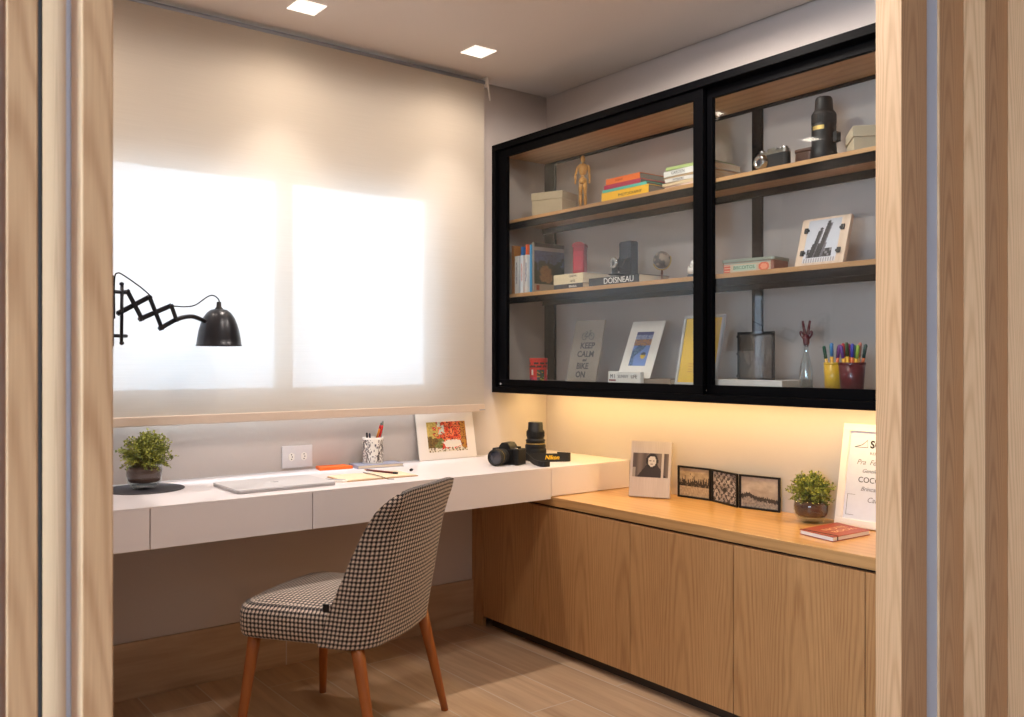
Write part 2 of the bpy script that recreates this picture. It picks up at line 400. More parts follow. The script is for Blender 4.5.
for a in ((-.77, -.02), (.02, .77)):
    bm = B(); box(bm, -.002, .002, a[0], a[1], .03, 1.72); obj('window_pane', bm, M['glass'], w)
shell('wall_hall_right', HX1, HX1 + .1, HY0, 1.30, 0, ZC + .05, M['wall'])
shell('wall_hall_back', HX0, 0.232, 1.367, 1.46, 0, ZC + .05, M['wall'])
shell('wall_hall_corner', XW + .1, HX1, 1.20, 1.30, 0, ZC + .05, M['wall'])
shell('wall_partition', 0.618, 0.643, 2.705, YW, 0, 1.55, M['white_lacquer'], 0.001)
struct(bbox('baseboard_back', 0.643, 2.31, YW - 0.012, YW, 0, 0.197, M['skirting'], None, 0.001))

# window: white frame, two panes
w = bpy.data.objects.new('window_1', None); COL.objects.link(w); w.location = ((WX0 + WX1) / 2, YW + .004, WZ0); struct(w)
def wl(x): return x - (WX0 + WX1) / 2
bm = B(); H = WZ1 - WZ0; W2 = (WX1 - WX0) / 2
box(bm, -W2, W2, 0, .022, 0, .012); box(bm, -W2, W2, 0, .022, H - .012, H); box(bm, -W2, -W2 + .02, 0, .022, .012, H - .012); box(bm, W2 - .015, W2, 0, .022, .012, H - .012)
box(bm, wl(1.372), wl(1.44), 0, .022, .012, H - .012)
obj('window_frame', bm, M['white_frame'], w)
bm = B(); box(bm, -W2 + .02, wl(1.372), 0.009, .013, .012, H - .012); obj('window_pane', bm, M['glass'], w)
bm = B(); box(bm, wl(1.44), W2 - .015, 0.009, .013, .012, H - .012); obj('window_pane', bm, M['glass'], w)

# ------------------------------------------------------------------ oak posts of the doorway (setting)
def post(n, x0, x1, y0, y1, strips=()):
    o = bpy.data.objects.new('trim_%d' % n, None); COL.objects.link(o); o.location = ((x0 + x1) / 2, (y0 + y1) / 2, 0); struct(o)
    bm = B(); box(bm, (x0 - x1) / 2, (x1 - x0) / 2, (y0 - y1) / 2, (y1 - y0) / 2, 0, ZC)
    me = obj('post', bm, [M['ash_lit'], M['ash_shaded']], o, 0.0015)
    for p in me.data.polygons:
        if abs(p.normal.y) > 0.5: p.material_index = 1
    for s in strips:
        bm = B(); box(bm, s[0] - o.location.x, s[1] - o.location.x, s[2] - o.location.y, s[3] - o.location.y, 0.002, ZC - .002)
        obj('metal_strip', bm, M['steel_strip'], o)
    return o
post(1, 0.2305, 0.2640, 1.100, 1.158)                                     # left jamb, inner edge x=113
post(2, 0.2305, 0.2640, 1.182, 1.338, strips=[(0.2297, 0.262, 1.1583, 1.1817)])
post(3, 0.155, 0.1855, 1.100, 1.158)
post(4, 0.112, 0.142, 1.100, 1.158)
post(5, 0.069, 0.099, 1.100, 1.158)
struct(bbox('trim_10', 0.229, 0.300, 1.339, 1.366, 0, ZC, plain('painted gap shade', rgb(24, 18, 14), .9), None, 0))  # dark strip added to stand for the shade in the gap behind the post
post(6, 2.028, 2.149, 1.100, 1.166)                                       # right jamb
post(7, 2.212, 2.338, 1.100, 1.158, strips=[(2.1492, 2.2118, 1.106, 1.15)])
post(8, 2.341, 2.470, 1.047, 1.158)
post(9, 2.473, 2.62, 1.000, 1.158)
shell('wall_hall_jamb', 2.62, XW + .1, 1.02, 1.20, 0, ZC, M['wall'])

# ------------------------------------------------------------------ downlights
def downlight(x, y, label, grp='square recessed ceiling downlights'):
    t = thing('downlight', label, 'ceiling light', (x, y, ZC), 0, grp)
    a, b_ = 0.052, 0.041
    bm = B()
    for x0, x1, y0, y1 in ((-a, a, -a, -b_), (-a, a, b_, a), (-a, -b_, -b_, b_), (b_, a, -b_, b_)): box(bm, x0, x1, y0, y1, -0.004, 0.002)
    obj('trim_ring', bm, emis('downlight trim', (1, .9, .8, 1), 0.9), t)
    bm = B(); box(bm, -b_, b_, -b_, b_, -0.002, 0.003); obj('diffuser', bm, M['dl_emit'], t)
    return t
M['dl_emit'] = emis('lit downlight lens', (1.0, 0.88, 0.72, 1), 12.0)
downlight(1.345, 2.925, 'square recessed downlight over the middle of the blind, nearest the top edge of the photo')
downlight(2.090, 2.920, 'square recessed downlight nearest the ceiling corner, left of the black cabinet')
WARM = (1.0, 0.895, 0.81)
def spot(x, y, power, size=97, blend=1.0, r=0.02, col=WARM, z=ZC - 0.012):
    l = bpy.data.lights.new('downlight_or_added_beam', 'SPOT'); l.energy = power; l.color = col; l.spot_size = R(size); l.spot_blend = blend; l.shadow_soft_size = r
    o = bpy.data.objects.new('downlight_or_added_beam', l); COL.objects.link(o); o.location = (x, y, z); return o
LP = 31.0
for x in (0.50, 1.345, 2.09):
    spot(x, 2.925, LP, 78)                                  # beam
    spot(x, 2.925, 7.5, 156, 1.0, 0.03, (1.0, 0.80, 0.62))   # wide spill of the same lamp
dl = downlight(0.50, 2.925, 'square recessed downlight at the far left, seen only mirrored in the cabinet glass', None)
for x, y in ((1.2, 1.7), (2.0, 1.9)): spot(x, y, 30, 179, 0.12, 0.08, z=ZC - 0.04)

# ------------------------------------------------------------------ roller blind
YB = 3.175
t = thing('roller_blind', 'wide off-white translucent roller blind hanging over the window', 'blind', (0, YB, 0))
BX0, BX1 = 0.675, 2.302
bm = B(); bm.faces.new([bm.verts.new(v) for v in ((BX0, 0, .985), (BX1, 0, .985), (BX1, 0, ZC - .03), (BX0, 0, ZC - .03))]); obj('fabric', bm, M['blind'], t)
bm = B(); tube(bm, [(BX0 - .01, 0.004, ZC - 0.022), (BX1 + .004, 0.004, ZC - 0.022)], 0.0088, 16); obj('roller_tube', bm, M['alu'], t)
bm = B(); box(bm, BX0, BX1, -0.008, 0.008, 0.953, 0.986); obj('bottom_bar', bm, plain('beige hem bar', rgb(206, 188, 172), 0.5), t, 0.003)
bm = B(); box(bm, BX1 - 0.03, BX1 + .001, -0.009, 0.009, 0.958, 0.963); obj('end_cap', bm, M['alu'], t)
bm = B(); box(bm, BX1 + .004, BX1 + 0.010, -0.02, 0.03, ZC - 0.045, ZC); lathe(bm, [(0.018, 0), (0.018, 0.006)], 20, Matrix.Translation((BX1 + .014, 0.004, ZC - .02)) @ Matrix.Rotation(PI / 2, 4, 'Y')); obj('bracket', bm, M['paper'], t)
bm = B(); tube(bm, catmull([(BX1 + .016, -.012, ZC - .02), (BX1 + .018, -.013, ZC - .07), (BX1 + .026, -.01, ZC - .10), (BX1 + .03, 0.0, ZC - .07), (BX1 + .022, 0.012, ZC - .02)]), 0.003, 6); obj('pull_chain', bm, M['paper'], t)

# ------------------------------------------------------------------ desk
DX0, DX1, DY, DZ = 0.645, 2.288, 2.70, 0.75
t = thing('floating_desk', 'long white lacquered wall-hung desk running under the window', 'desk', (DX0, DY, 0))
L = lambda x: x - DX0
bm = B(); box(bm, 0, XW - DX0, 0.0, YW - DY, 0.7445, DZ); obj('desktop', bm, M['white_lacquer'], t, 0.0012)
bm = B(); box(bm, 0, L(2.2885), 0.020, YW - DY, 0.6245, 0.7443); obj('body', bm, M['white_lacquer'], t, 0.001)
bm = B(); box(bm, L(2.2905), L(XW), 0.0, YW - DY, 0.6345, 0.7443); obj('end_block', bm, M['white_lacquer'], t, 0.001)
for a, b_ in ((0.645, 0.7475), (0.7505, 1.2605), (1.2635, 1.7735), (1.7765, 2.2885)):
    bm = B(); box(bm, -(b_ - a) / 2, (b_ - a) / 2, 0.0, 0.0185, 0.6245, 0.7443); obj('drawer_front', bm, M['white_lacquer'], t, 0.001, loc=(L((a + b_) / 2), 0, 0))

# ------------------------------------------------------------------ base cabinet and counter
XB = 2.2935; KZ = 0.6327
t = thing('base_cabinet', 'low oak veneer sideboard with handleless doors along the right wall', 'cabinet', (XB, 1.2, 0))
bm = B(); box(bm, 0.020, XW - XB, 0.0, YW - 1.2, 0.05, 0.585); obj('body', bm, M['oak_door'], t)
bm = B(); box(bm, 0.045, 0.06, 0.0, 1.96, 0.0, 0.05); obj('toe_kick', bm, plain('dark plinth', rgb(60, 44, 30), .7), t)
bm = B(); box(bm, 0.03, 0.4, 0.0, YW - 1.2, 0.585, KZ - 0.040); obj('shadow_rail', bm, plain('dark reveal', rgb(46, 30, 20), .8), t)
ys = [1.20, 1.350, 1.804, 2.265, 2.817, 3.172]
for a, b_ in zip(ys, ys[1:]):
    bm = B(); hw = (b_ - a) / 2 - 0.0015; box(bm, 0, 0.019, -hw, hw, 0.048, 0.588); obj('door', bm, M['oak_door'], t, 0.0008, loc=(0, (a + b_) / 2 - 1.2, 0))
bm = B(); box(bm, 0.0, 0.019, -0.040, 0.040, 0.0, 0.588); obj('filler_panel', bm, M['oak_door'], t, 0.0008, loc=(0, 3.2145 - 1.2, 0))
o = bbox('countertop', XB, XW, 1.2, YW, KZ - 0.036, KZ, [M['oak_top'], M['oak_edge']], None, 0.0012)
for p in o.data.polygons:
    if abs(p.normal.x) > 0.5: p.material_index = 1
tag(o, 'long oak worktop lying on the low sideboard along the right wall', 'countertop')

# ------------------------------------------------------------------ display cabinet
XC, CZ0, CZ1, CY0 = 2.404, 1.033, 2.16, 1.20
t = thing('display_cabinet', 'wide black metal wall cabinet with glass sliding doors and oak shelves', 'cabinet', (XC, CY0, 0))
LY = lambda y: y - CY0
YE = LY(YW); DE = XW - XC
bm = B(); F0, F1 = 0.0, 0.062
box(bm, F0, F1, 0, YE, 2.132, CZ1); box(bm, F0, .088, 0, YE, CZ0, 1.0592); box(bm, F0, F1, YE - 0.028, YE, 1.058, 2.132); box(bm, F0, F1, 0, 0.028, 1.058, 2.132)
box(bm, F1, DE, YE - 0.015, YE, 2.14, CZ1); box(bm, F1, DE, 0, YE - .015, 2.135, CZ1)
obj('frame', bm, M['black_metal'], t, 0.001)
for z0, z1 in ((1.805, 1.819), (1.466, 1.482)):
    bm = B(); hl = (YE) / 2 - .004; box(bm, 0.064, DE - .003, -hl, hl, z0, z1)
    s = obj('shelf', bm, M['oak_shelf'], t, 0.0006, loc=(0, YE / 2, 0))
    bm = B(); box(bm, 0.066, 0.078, -hl, hl, z0 - .028, z0 - .0003); box(bm, DE - .03, DE - .018, -hl, hl, z0 - .026, z0 - .0003)
    obj('shelf_rail', bm, M['black_metal'], s)
bm = B(); hl = YE / 2 - .004; box(bm, 0.064, DE - .003, -hl, hl, 2.116, 2.131); obj('top_panel', bm, M['oak_shelf'], t, loc=(0, YE / 2, 0))
bm = B(); box(bm, DE - .016, DE - .003, 0.01, YE - .01, 2.106, 2.1158); obj('rear_rail', bm, M['black_metal'], t)
bm = B(); box(bm, 0.064, DE - .003, 0.004, YE - .004, 1.0622, 1.085); obj('bottom_panel', bm, plain('grey lacquered board', rgb(150, 140, 132), .5), t)
for a, b_ in ((3.180, 3.250), (2.010, 2.050)):
    for z0, z1 in ((1.086, 1.465), (1.483, 1.804), (1.820, 2.105)):
        bm = B(); box(bm, DE - .017, DE - .002, LY(a), LY(b_), z0, z1); obj('rear_post', bm, M['black_metal'], t)
def gdoor(x, ya, yb, sl, sr):
    bm = B(); z0, z1 = 1.060, 2.130; hw = (yb - ya) / 2
    box(bm, 0, .018, -hw, hw, z0, z0 + .033); box(bm, 0, .018, -hw, hw, z1 - .033, z1)
    box(bm, 0, .018, hw - sl, hw, z0 + .033, z1 - .033); box(bm, 0, .018, -hw, -hw + sr, z0 + .033, z1 - .033)
    d = obj('glass_door', bm, M['black_metal'], t, 0.0008, loc=(x, LY((ya + yb) / 2), 0))
    bm = B(); box(bm, .007, .011, -hw + sr, hw - sl, z0 + .033, z1 - .033); obj('glass_pane', bm, M['glass'], d)
    bm = B(); lathe(bm, [(0.006, 0), (0.006, 0.003), (0.003, 0.005)], 12, Matrix.Translation((-0.0002, hw - .025, z0 + .012)) @ Matrix.Rotation(-PI / 2, 4, 'Y')); obj('door_stop', bm, M['chrome'], d)
gdoor(0.012, 2.033, 3.226, 0.066, 0.043)
gdoor(0.040, 1.229, 2.066, 0.052, 0.045)
bm = B(); box(bm, .19, .215, .02, YE - .05, 1.048, 1.0615); obj('led_strip', bm, emis('warm led diffuser', (1.0, .66, .26, 1), 6), t)
al = bpy.data.lights.new('under_cabinet_strip', 'AREA'); al.shape = 'RECTANGLE'; al.size = 0.02; al.size_y = 1.95; al.energy = 4.4; al.color = (1.0, 0.66, 0.25)
ao = bpy.data.objects.new('under_cabinet_strip', al); COL.objects.link(ao); ao.location = (XC + .2025, 2.20, 1.046)

#@@ITEMS@@
def mixmat(name, col, clear):
    m = bpy.data.materials.new(name); m.use_nodes = True; nt = m.node_tree; b = nt.nodes['Principled BSDF']; b.inputs['Base Color'].default_value = col; b.inputs['Roughness'].default_value = .2
    tr = N(nt, 'ShaderNodeBsdfTransparent'); mx = N(nt, 'ShaderNodeMixShader'); mx.inputs[0].default_value = clear
    nt.links.new(b.outputs[0], mx.inputs[1]); nt.links.new(tr.outputs[0], mx.inputs[2]); nt.links.new(mx.outputs[0], nt.nodes['Material Output'].inputs[0]); return m
# ------------------------------------------------------------------ chair
CH = thing('dining_chair', 'upholstered chair in small black and ivory check with tapered orange-brown wooden legs', 'chair', (1.318, 2.569, 0), math.atan2(0.535, 0.845))
def grid_mesh(name, pts, mat, parent, thick=0.0, off=-1, sub=0, closed=False, uvs=None, bev=0.0):
    """pts[j][i] grid of points; uv in metres by arc length"""
    nj, ni = len(pts), len(pts[0]); bm = B(); uvl = bm.loops.layers.uv.new('UVMap')
    V = [[bm.verts.new(p) for p in row] for row in pts]
    for j in range(nj - 1):
        for i in range(ni - 1):
            f = bm.faces.new((V[j][i], V[j][i + 1], V[j + 1][i + 1], V[j + 1][i])); f.smooth = True
            for l, (a, b) in zip(f.loops, ((j, i), (j, i + 1), (j + 1, i + 1), (j + 1, i))): l[uvl].uv = uvs[a][b]
    me = bpy.data.meshes.new(name); bm.to_mesh(me); bm.free()
    o = obj(name, me, mat, parent)
    if thick:
        md = o.modifiers.new('Solid', 'SOLIDIFY'); md.thickness = thick; md.offset = off; md.use_even_offset = False
    return o
# backrest: a shell that wraps the seat below and flattens towards the top
def back_sec(z):
    k = (z - 0.325) / 0.475
    yb = -0.205 - 0.095 * k
    tab = [(0.334, -0.037), (0.43, -0.068), (0.50, -0.100), (0.60, -0.145), (0.68, -0.185), (0.74, -0.222), (0.785, -0.262), (0.81, -0.292)]
    yf = tab[-1][1]
    for (z0, y0), (z1, y1) in zip(tab, tab[1:]):
        if z <= z1: yf = y0 + (y1 - y0) * (z - z0) / (z1 - z0); break
    w = 0.232 - 0.018 * k
    if z > 0.74: w -= 0.030 * ((z - 0.74) / 0.065) ** 2.2
    return yb, yf, w
rows, uvr = [], []
zs = [0.334 + 0.466 * j / 30 for j in range(31)]
for j, z in enumerate(zs):
    yb, yf, w = back_sec(z); r = min(0.095, max(0.010, yf - yb)); row = []; n = 12
    zz = z
    row.append((-w, max(yf, yb + r + 0.0005), zz))
    for k in range(n + 1):
        a = PI / 2 * k / n; row.append((-w + r - r * math.cos(a), yb + r - r * math.sin(a), zz))
    m_ = 10
    for k in range(1, m_): row.append((-w + r + (2 * w - 2 * r) * k / m_, yb - 0.012 * math.sin(PI * k / m_), zz))
    for k in range(n + 1):
        a = PI / 2 * (1 - k / n); row.append((w - r + r * math.cos(a), yb + r - r * math.sin(a), zz))
    row.append((w, max(yf, yb + r + 0.0005), zz))
    kk = max(0.0, (z - 0.68) / 0.12)
    row = [(x, y, zc_ - 0.010 * kk ** 2 * min(1.0, abs(x) / 0.19) ** 5) for x, y, zc_ in row]
    rows.append(row)
mid = len(rows[0]) // 2
for row in rows:
    s = [0.0]
    for a, b in zip(row, row[1:]): s.append(s[-1] + (Vector(b) - Vector(a)).length)
    uvr.append([(x - s[mid], 0) for x in s])
uvr = [[(u, zs[j] * 1.02) for u, _ in row] for j, row in enumerate(uvr)]
bk = grid_mesh('backrest', rows, M['check'], CH, 0.036, -1, uvs=uvr)
vg = bk.vertex_groups.new(name='thick'); ni_ = len(rows[0])
for j in range(len(rows)):
    wt = 1.0 if zs[j] < .60 else 1.0 - .62 * ((zs[j] - .60) / .20) ** 1.5
    vg.add(list(range(j * ni_, (j + 1) * ni_)), wt, 'REPLACE')
bk.modifiers['Solid'].vertex_group = 'thick'
md = bk.modifiers.new('Bevel', 'BEVEL'); md.width = 0.005; md.segments = 3; md.limit_method = 'ANGLE'; md.angle_limit = R(50)
# seat: cushion with crowned top and rolled edges
def seat_outline(inset, n=6):
    pts = []
    w0, w1 = 0.228 - inset, 0.210 - inset; yf, yr = 0.262 - inset, -0.17 + inset * .3
    r = 0.055
    def arc(cx, cy, a0):
        for i in range(n + 1):
            a = R(a0 + 90 * i / n); pts.append((cx + r * math.cos(a), cy + r * math.sin(a)))
    arc(w0 - r, yf - r, 0)
    for k in range(1, 8): pts.append((w0 - r - (2 * w0 - 2 * r) * k / 8, yf + 0.010 * math.sin(PI * k / 8)))
    arc(-w0 + r, yf - r, 90)
    for k in range(1, 6): pts.append((-w0 + (w0 - w1) * k / 6, yf - r + (yr + r - yf + r) * k / 6))
    arc(-w1 + r, yr + r, 180)
    for k in range(1, 8): pts.append((-w1 + r + (2 * w1 - 2 * r) * k / 8, yr))
    arc(w1 - r, yr + r, 270)
    for k in range(1, 6): pts.append((w1 + (w0 - w1) * k / 6, yr + r + (yf - r - yr - r) * k / 6))
    return pts
prof = [(0.012, 0.333), (0.003, 0.337), (0.0, 0.346), (-0.002, 0.37), (-0.002, 0.405), (0.002, 0.422), (0.011, 0.434), (0.025, 0.441)]
bm = B(); uvl = bm.loops.layers.uv.new('UVMap'); rings = []
for ins, z in prof: rings.append([bm.verts.new((x, y, z)) for x, y in seat_outline(ins)])
n_ = len(rings[0]); per = [0.0]
base = seat_outline(0)
for i in range(n_): a, b = base[i], base[(i + 1) % n_]; per.append(per[-1] + math.hypot(a[0] - b[0], a[1] - b[1]))
for j, (a, b) in enumerate(zip(rings, rings[1:])):
    for i in range(n_):
        f = bm.faces.new((a[i], a[(i + 1) % n_], b[(i + 1) % n_], b[i])); f.smooth = True
        for l, (ii, jj) in zip(f.loops, ((i, j), (i + 1, j), (i + 1, j + 1), (i, j + 1))): l[uvl].uv = (per[ii], prof[jj][1] - 0.02 * max(0, jj - 6) * 0)
top = seat_outline(0.025); prev = rings[-1]; cx, cy = 0, 0.05
for s_, z in ((0.85, 0.4475), (0.65, 0.453), (0.4, 0.457), (0.15, 0.459)):
    ring = [bm.verts.new((cx + (x - cx) * s_, cy + (y - cy) * s_, z)) for x, y in top]
    for i in range(n_):
        f = bm.faces.new((prev[i], prev[(i + 1) % n_], ring[(i + 1) % n_], ring[i])); f.smooth = True
        for l in f.loops: l[uvl].uv = (l.vert.co.x, l.vert.co.y)
    prev = ring
f = bm.faces.new(prev); f.smooth = True
for l in f.loops: l[uvl].uv = (l.vert.co.x, l.vert.co.y)
bm.faces.new(rings[0][::-1])
obj('seat', bm, M['check'], CH)
for sx, sy, tx, ty, bx, by in ((-1, 1, .196, .205, .24, .2375), (1, 1, .196, .205, .24, .2375), (-1, -1, .196, .150, .24, .2375), (1, -1, .196, .172, .24, .2375)):
    bm = B(); p0 = Vector((sx * tx, sy * ty, 0.342)); p1 = Vector((sx * bx, sy * by, 0.0))
    ps = [p0 + (p1 - p0) * k / 6 for k in range(7)]
    tube(bm, ps, [0.0205 - 0.0085 * k / 6 for k in range(7)], 20)
    obj('leg', bm, M['leg_wood'], CH)
bm = B(); box(bm, -.0405, -.0385 + .001, -.010, .010, -.012, .012)
obj('fabric_tag', bm, M['black_plastic'], CH, loc=(-0.196, -0.070, 0.452), label='small black brand tab')

# ------------------------------------------------------------------ scissor wall lamp
LPt = thing('wall_lamp', 'dark metal scissor-arm wall lamp with a domed shade in front of the blind', 'lamp', (0.643, 2.715, 1.30))
def ll(p, d=0.0):   # world to local, d = shift towards the camera side
    n = Vector((0.569, -0.822, 0)) * d
    return (p[0] - 0.643 + n.x, p[1] - 2.715 + n.y, p[2] - 1.30)
Lm = M['lamp_metal']
bm = B(); box(bm, 0.0, 0.010, -0.004, 0.018, -0.08, 0.125); obj('wall_plate', bm, Lm, LPt, 0.002)
for z in (0.078, -0.049):
    bm = B(); tube(bm, [(0.005, 0.003, z), (0.052, 0.028, z)], 0.0052, 10); obj('bracket_arm', bm, Lm, LPt)
bm = B(); tube(bm, [(0.036, 0.016, 0.100), (0.034, 0.014, -0.068)], 0.0048, 10)
for z in (0.102, -0.070): lathe(bm, [(0.0015, -0.006), (0.0065, -0.003), (0.0065, 0.003), (0.0015, 0.006)], 12, Matrix.Translation((0.035, 0.015, z)))
obj('pivot_rod', bm, Lm, LPt)
P1, c1, b1 = (0.694, 2.738, 1.381), (0.719, 2.756, 1.342), (0.743, 2.772, 1.304)
P2, t2, c2, b2, t3, J = (0.670, 2.722, 1.317), (0.771, 2.792, 1.370), (0.794, 2.808, 1.326), (0.815, 2.822, 1.279), (0.852, 2.848, 1.350), (0.871, 2.861, 1.307)
def flatbar(a, b, d, w=0.0075):
    bm = B(); A, Bv = Vector(ll(a, d)), Vector(ll(b, d)); t = (Bv - A).normalized(); n = Vector((0.569, -0.822, 0)); u = t.cross(n).normalized()
    A -= t * 0.005; Bv += t * 0.005
    vs = [bm.verts.new(p + u * (sx * w) + n * (sy * 0.0022)) for p in (A, Bv) for sx, sy in ((-1, -1), (1, -1), (1, 1), (-1, 1))]
    for f in ((3, 2, 1, 0), (4, 5, 6, 7), (0, 1, 5, 4), (1, 2, 6, 5), (2, 3, 7, 6), (3, 0, 4, 7)): bm.faces.new([vs[i] for i in f])
    obj('scissor_bar', bm, Lm, LPt, 0.001)
for a, b_, d in ((P1, b1, .003), (P2, t2, -.003), (t2, b2, .003), (b1, t3, -.003), (t3, J, .003), (b2, J, -.003)): flatbar(a, b_, d)
for p in (P1, c1, b1, P2, t2, c2, b2, t3, J):
    bm = B(); tube(bm, [ll(p, -.008), ll(p, .008)], 0.0058, 12); obj('rivet', bm, Lm, LPt)
bm = B(); tube(bm, [Vector(p) for p in catmull([ll(J), ll((0.900, 2.881, 1.317)), ll((0.936, 2.906, 1.322)), ll((0.966, 2.927, 1.317)), ll((0.992, 2.945, 1.309))], 6)], 0.0072, 10); obj('elbow_arm', bm, Lm, LPt)
cd = M['black_plastic']
bm = B(); tube(bm, catmull([(0.012, 0.0, 0.0), (0.011, -0.002, 0.11), (0.021, 0.002, 0.132), (0.046, 0.020, 0.125), (0.103, 0.060, 0.096), ll(t2, .012)]), 0.0021, 8)
tube(bm, catmull([ll(t3, .008), ll((0.912, 2.89, 1.352)), ll((0.952, 2.917, 1.361)), ll((1.002, 2.952, 1.391)), ll((1.028, 2.970, 1.398)), ll((1.050, 2.985, 1.388)), ll((1.058, 2.989, 1.368))]), 0.0021, 8)
obj('cord', bm, cd, LPt)
prof = [(0.010, 0.122), (0.026, 0.119), (0.040, 0.108), (0.051, 0.092), (0.059, 0.072), (0.066, 0.048), (0.0705, 0.022), (0.0735, 0.0), (0.0755, -0.002), (0.0740, -0.0045)]
inner = [(r - 0.0018, z - 0.0015) for r, z in prof[::-1][2:]]
sh = ll((1.0535, 2.9875, 1.2325))
bm = B(); lathe(bm, prof + inner, 48, cap=False); obj('lamp_shade', bm, Lm, LPt, loc=sh)
bm = B(); lathe(bm, [(0.0065, 0.146), (0.0075, 0.143), (0.0085, 0.128), (0.014, 0.122), (0.0145, 0.112)], 20); obj('socket_cap', bm, M['black_plastic'], LPt, loc=sh)
bm = B(); lathe(bm, [(0.012, 0.105), (0.014, 0.08), (0.024, 0.06), (0.027, 0.045), (0.022, 0.026), (0.004, 0.018)], 20); obj('bulb', bm, plain('frosted bulb', rgb(235, 232, 222), .4), LPt, loc=sh)

# ------------------------------------------------------------------ potted thyme in glass bowls
def plant(name, label, loc, rbowl, hbowl, rf, hf, seed, lean=(0.0, 0.0)):
    rn = random.Random(seed)
    t = thing(name, label, 'potted plant', loc, 0, None)
    k = rbowl / 0.058
    pr = [(0.026, 0.0), (0.032, 0.001), (0.045, 0.010), (0.054, 0.026), (0.058, 0.044), (0.058, 0.060), (0.056, 0.074)]
    pr = [(r * k, z * hbowl / 0.074) for r, z in pr]
    inn = [(r - 0.0022, z + 0.002) for r, z in pr[::-1]]; inn[-1] = (inn[-1][0], 0.006)
    bm = B(); lathe(bm, pr + inn, 40); obj('glass_bowl', bm, M['bowl_glass'], t)
    q = hbowl / 0.074
    bm = B(); lathe(bm, [(0.030 * k, 0.020 * q), (0.045 * k, 0.023 * q), (0.0515 * k, 0.031 * q), (0.0545 * k, 0.044 * q), (0.0548 * k, 0.060 * q), (0.053 * k, 0.068 * q), (0.01, 0.076 * q)], 28); obj('soil', bm, M['soil'], t)
    bm = B(); lathe(bm, [(0.025 * k, 0.0065), (0.038 * k, 0.010 * q), (0.045 * k, 0.0195 * q), (0.01, 0.0196 * q)], 28); obj('water', bm, M['water'], t)
    bm = B(); cl = bm.loops.layers.float_color.new('Col'); sb = B()
    for s in range(230):
        a = rn.uniform(0, 2 * PI); el = R(rn.choice((rn.uniform(-38, 25), rn.uniform(10, 90), rn.uniform(30, 90))))
        r0 = rn.uniform(0, 0.040) * k; ln = rn.uniform(0.55, 1.0) ** .6 * (1.12 if rn.random() < .12 else 1)
        tip = Vector((math.cos(a) * math.cos(el) * rf * ln, math.sin(a) * math.cos(el) * rf * ln, hf * .34 + hf * .62 * math.sin(el) * ln))
        tip += Vector((lean[0], lean[1], 0)) * rn.random()
        st = Vector((math.cos(a) * r0, math.sin(a) * r0, 0.066 * q))
        midp = st.lerp(tip + Vector((0, 0, hbowl)), 0.5) + Vector((0, 0, 0.012))
        end = tip + Vector((0, 0, hbowl * 0.85)); pts = catmull([st, midp, end], 5)
        tube(sb, pts, 0.0006, 4, False)
        tone = rn.random()
        for ii in range(3, len(pts)):
            p = pts[ii]
            for _ in range(2):
                d = Vector((rn.uniform(-1, 1), rn.uniform(-1, 1), rn.uniform(-.3, 1))).normalized(); u = d.cross(Vector((rn.uniform(-1, 1), rn.uniform(-1, 1), rn.uniform(-1, 1)))).normalized()
                sz = rn.uniform(0.0045, 0.0085); nn = d.cross(u).normalized()
                q0 = p + d * 0.001
                vs = [bm.verts.new(c) for c in (q0, q0 + d * sz * .45 + u * sz * .42, q0 + d * sz * .95 + u * sz * .30 + nn * sz * .1, q0 + d * sz * 1.2 + nn * sz * .15, q0 + d * sz * .95 - u * sz * .30 + nn * sz * .1, q0 + d * sz * .45 - u * sz * .42)]
                f = bm.faces.new(vs)
                c = mixc(rgb(80, 96, 40), rgb(176, 178, 70), min(1, max(0, tone * .6 + rn.uniform(-.1, .5))))
                for l in f.loops: l[cl] = c
    obj('stems', sb, plain('green stem', rgb(96, 92, 46), .7), t)
    obj('foliage', bm, M['leaf'], t)
    return t
tr_ = thing('round_mat', 'thin round charcoal desk mat under the left glass-bowl plant', 'mat', (0.835, 3.080, 0.75))
bm = B(); lathe(bm, [(0.126, 0.0), (0.128, 0.0015), (0.126, 0.003)], 64); obj('mat', bm, M['felt'], tr_)
plant('potted_herb', 'bushy green herb in a glass bowl standing on the round charcoal mat', (0.834, 3.075, 0.753), 0.058, 0.076, 0.092, 0.128, 5, (0.015, -0.015))
plant('potted_herb', 'bushy green herb in a glass bowl on the oak counter beside the white frame', (2.632, 1.745, KZ), 0.058, 0.072, 0.077, 0.112, 11)

# ------------------------------------------------------------------ laptop and desk things
def tz(z): return DZ + z
t = thing('laptop', 'closed silver-white laptop lying on the white desk left of the chair', 'laptop', (1.212, 2.893, DZ), 0.0)
bm = B(); prism(bm, rrect(0.346, 0.238, 0.012), 0.0012, 0.0075); obj('base', bm, plain('silver white plastic', rgb(170, 166, 166), .35), t, 0.0008)
bm = B(); prism(bm, rrect(0.346, 0.238, 0.012), 0.0080, 0.0135); obj('lid', bm, plain('white lid', rgb(204, 203, 206), .3), t, 0.0015)
for x in (-.15, .15):
    for y in (-.1, .1):
        bm = B(); lathe(bm, [(0.006, 0), (0.006, 0.0011)], 12, Matrix.Translation((x, y, 0))); obj('foot', bm, M['rubber'], t)
bm = B(); lg = [(0.0, .011), (.006, .013), (.012, .010), (.014, .002), (.011, -.008), (.006, -.014), (0, -.012), (-.006, -.014), (-.011, -.008), (-.014, .002), (-.012, .010), (-.006, .013)]
prism(bm, lg, 0.0135, 0.0138); prism(bm, [(0.001, .015), (.006, .018), (.007, .022), (.002, .019)], 0.0135, 0.0138); obj('emblem', bm, plain('grey emblem', rgb(200, 200, 204), .2), t)
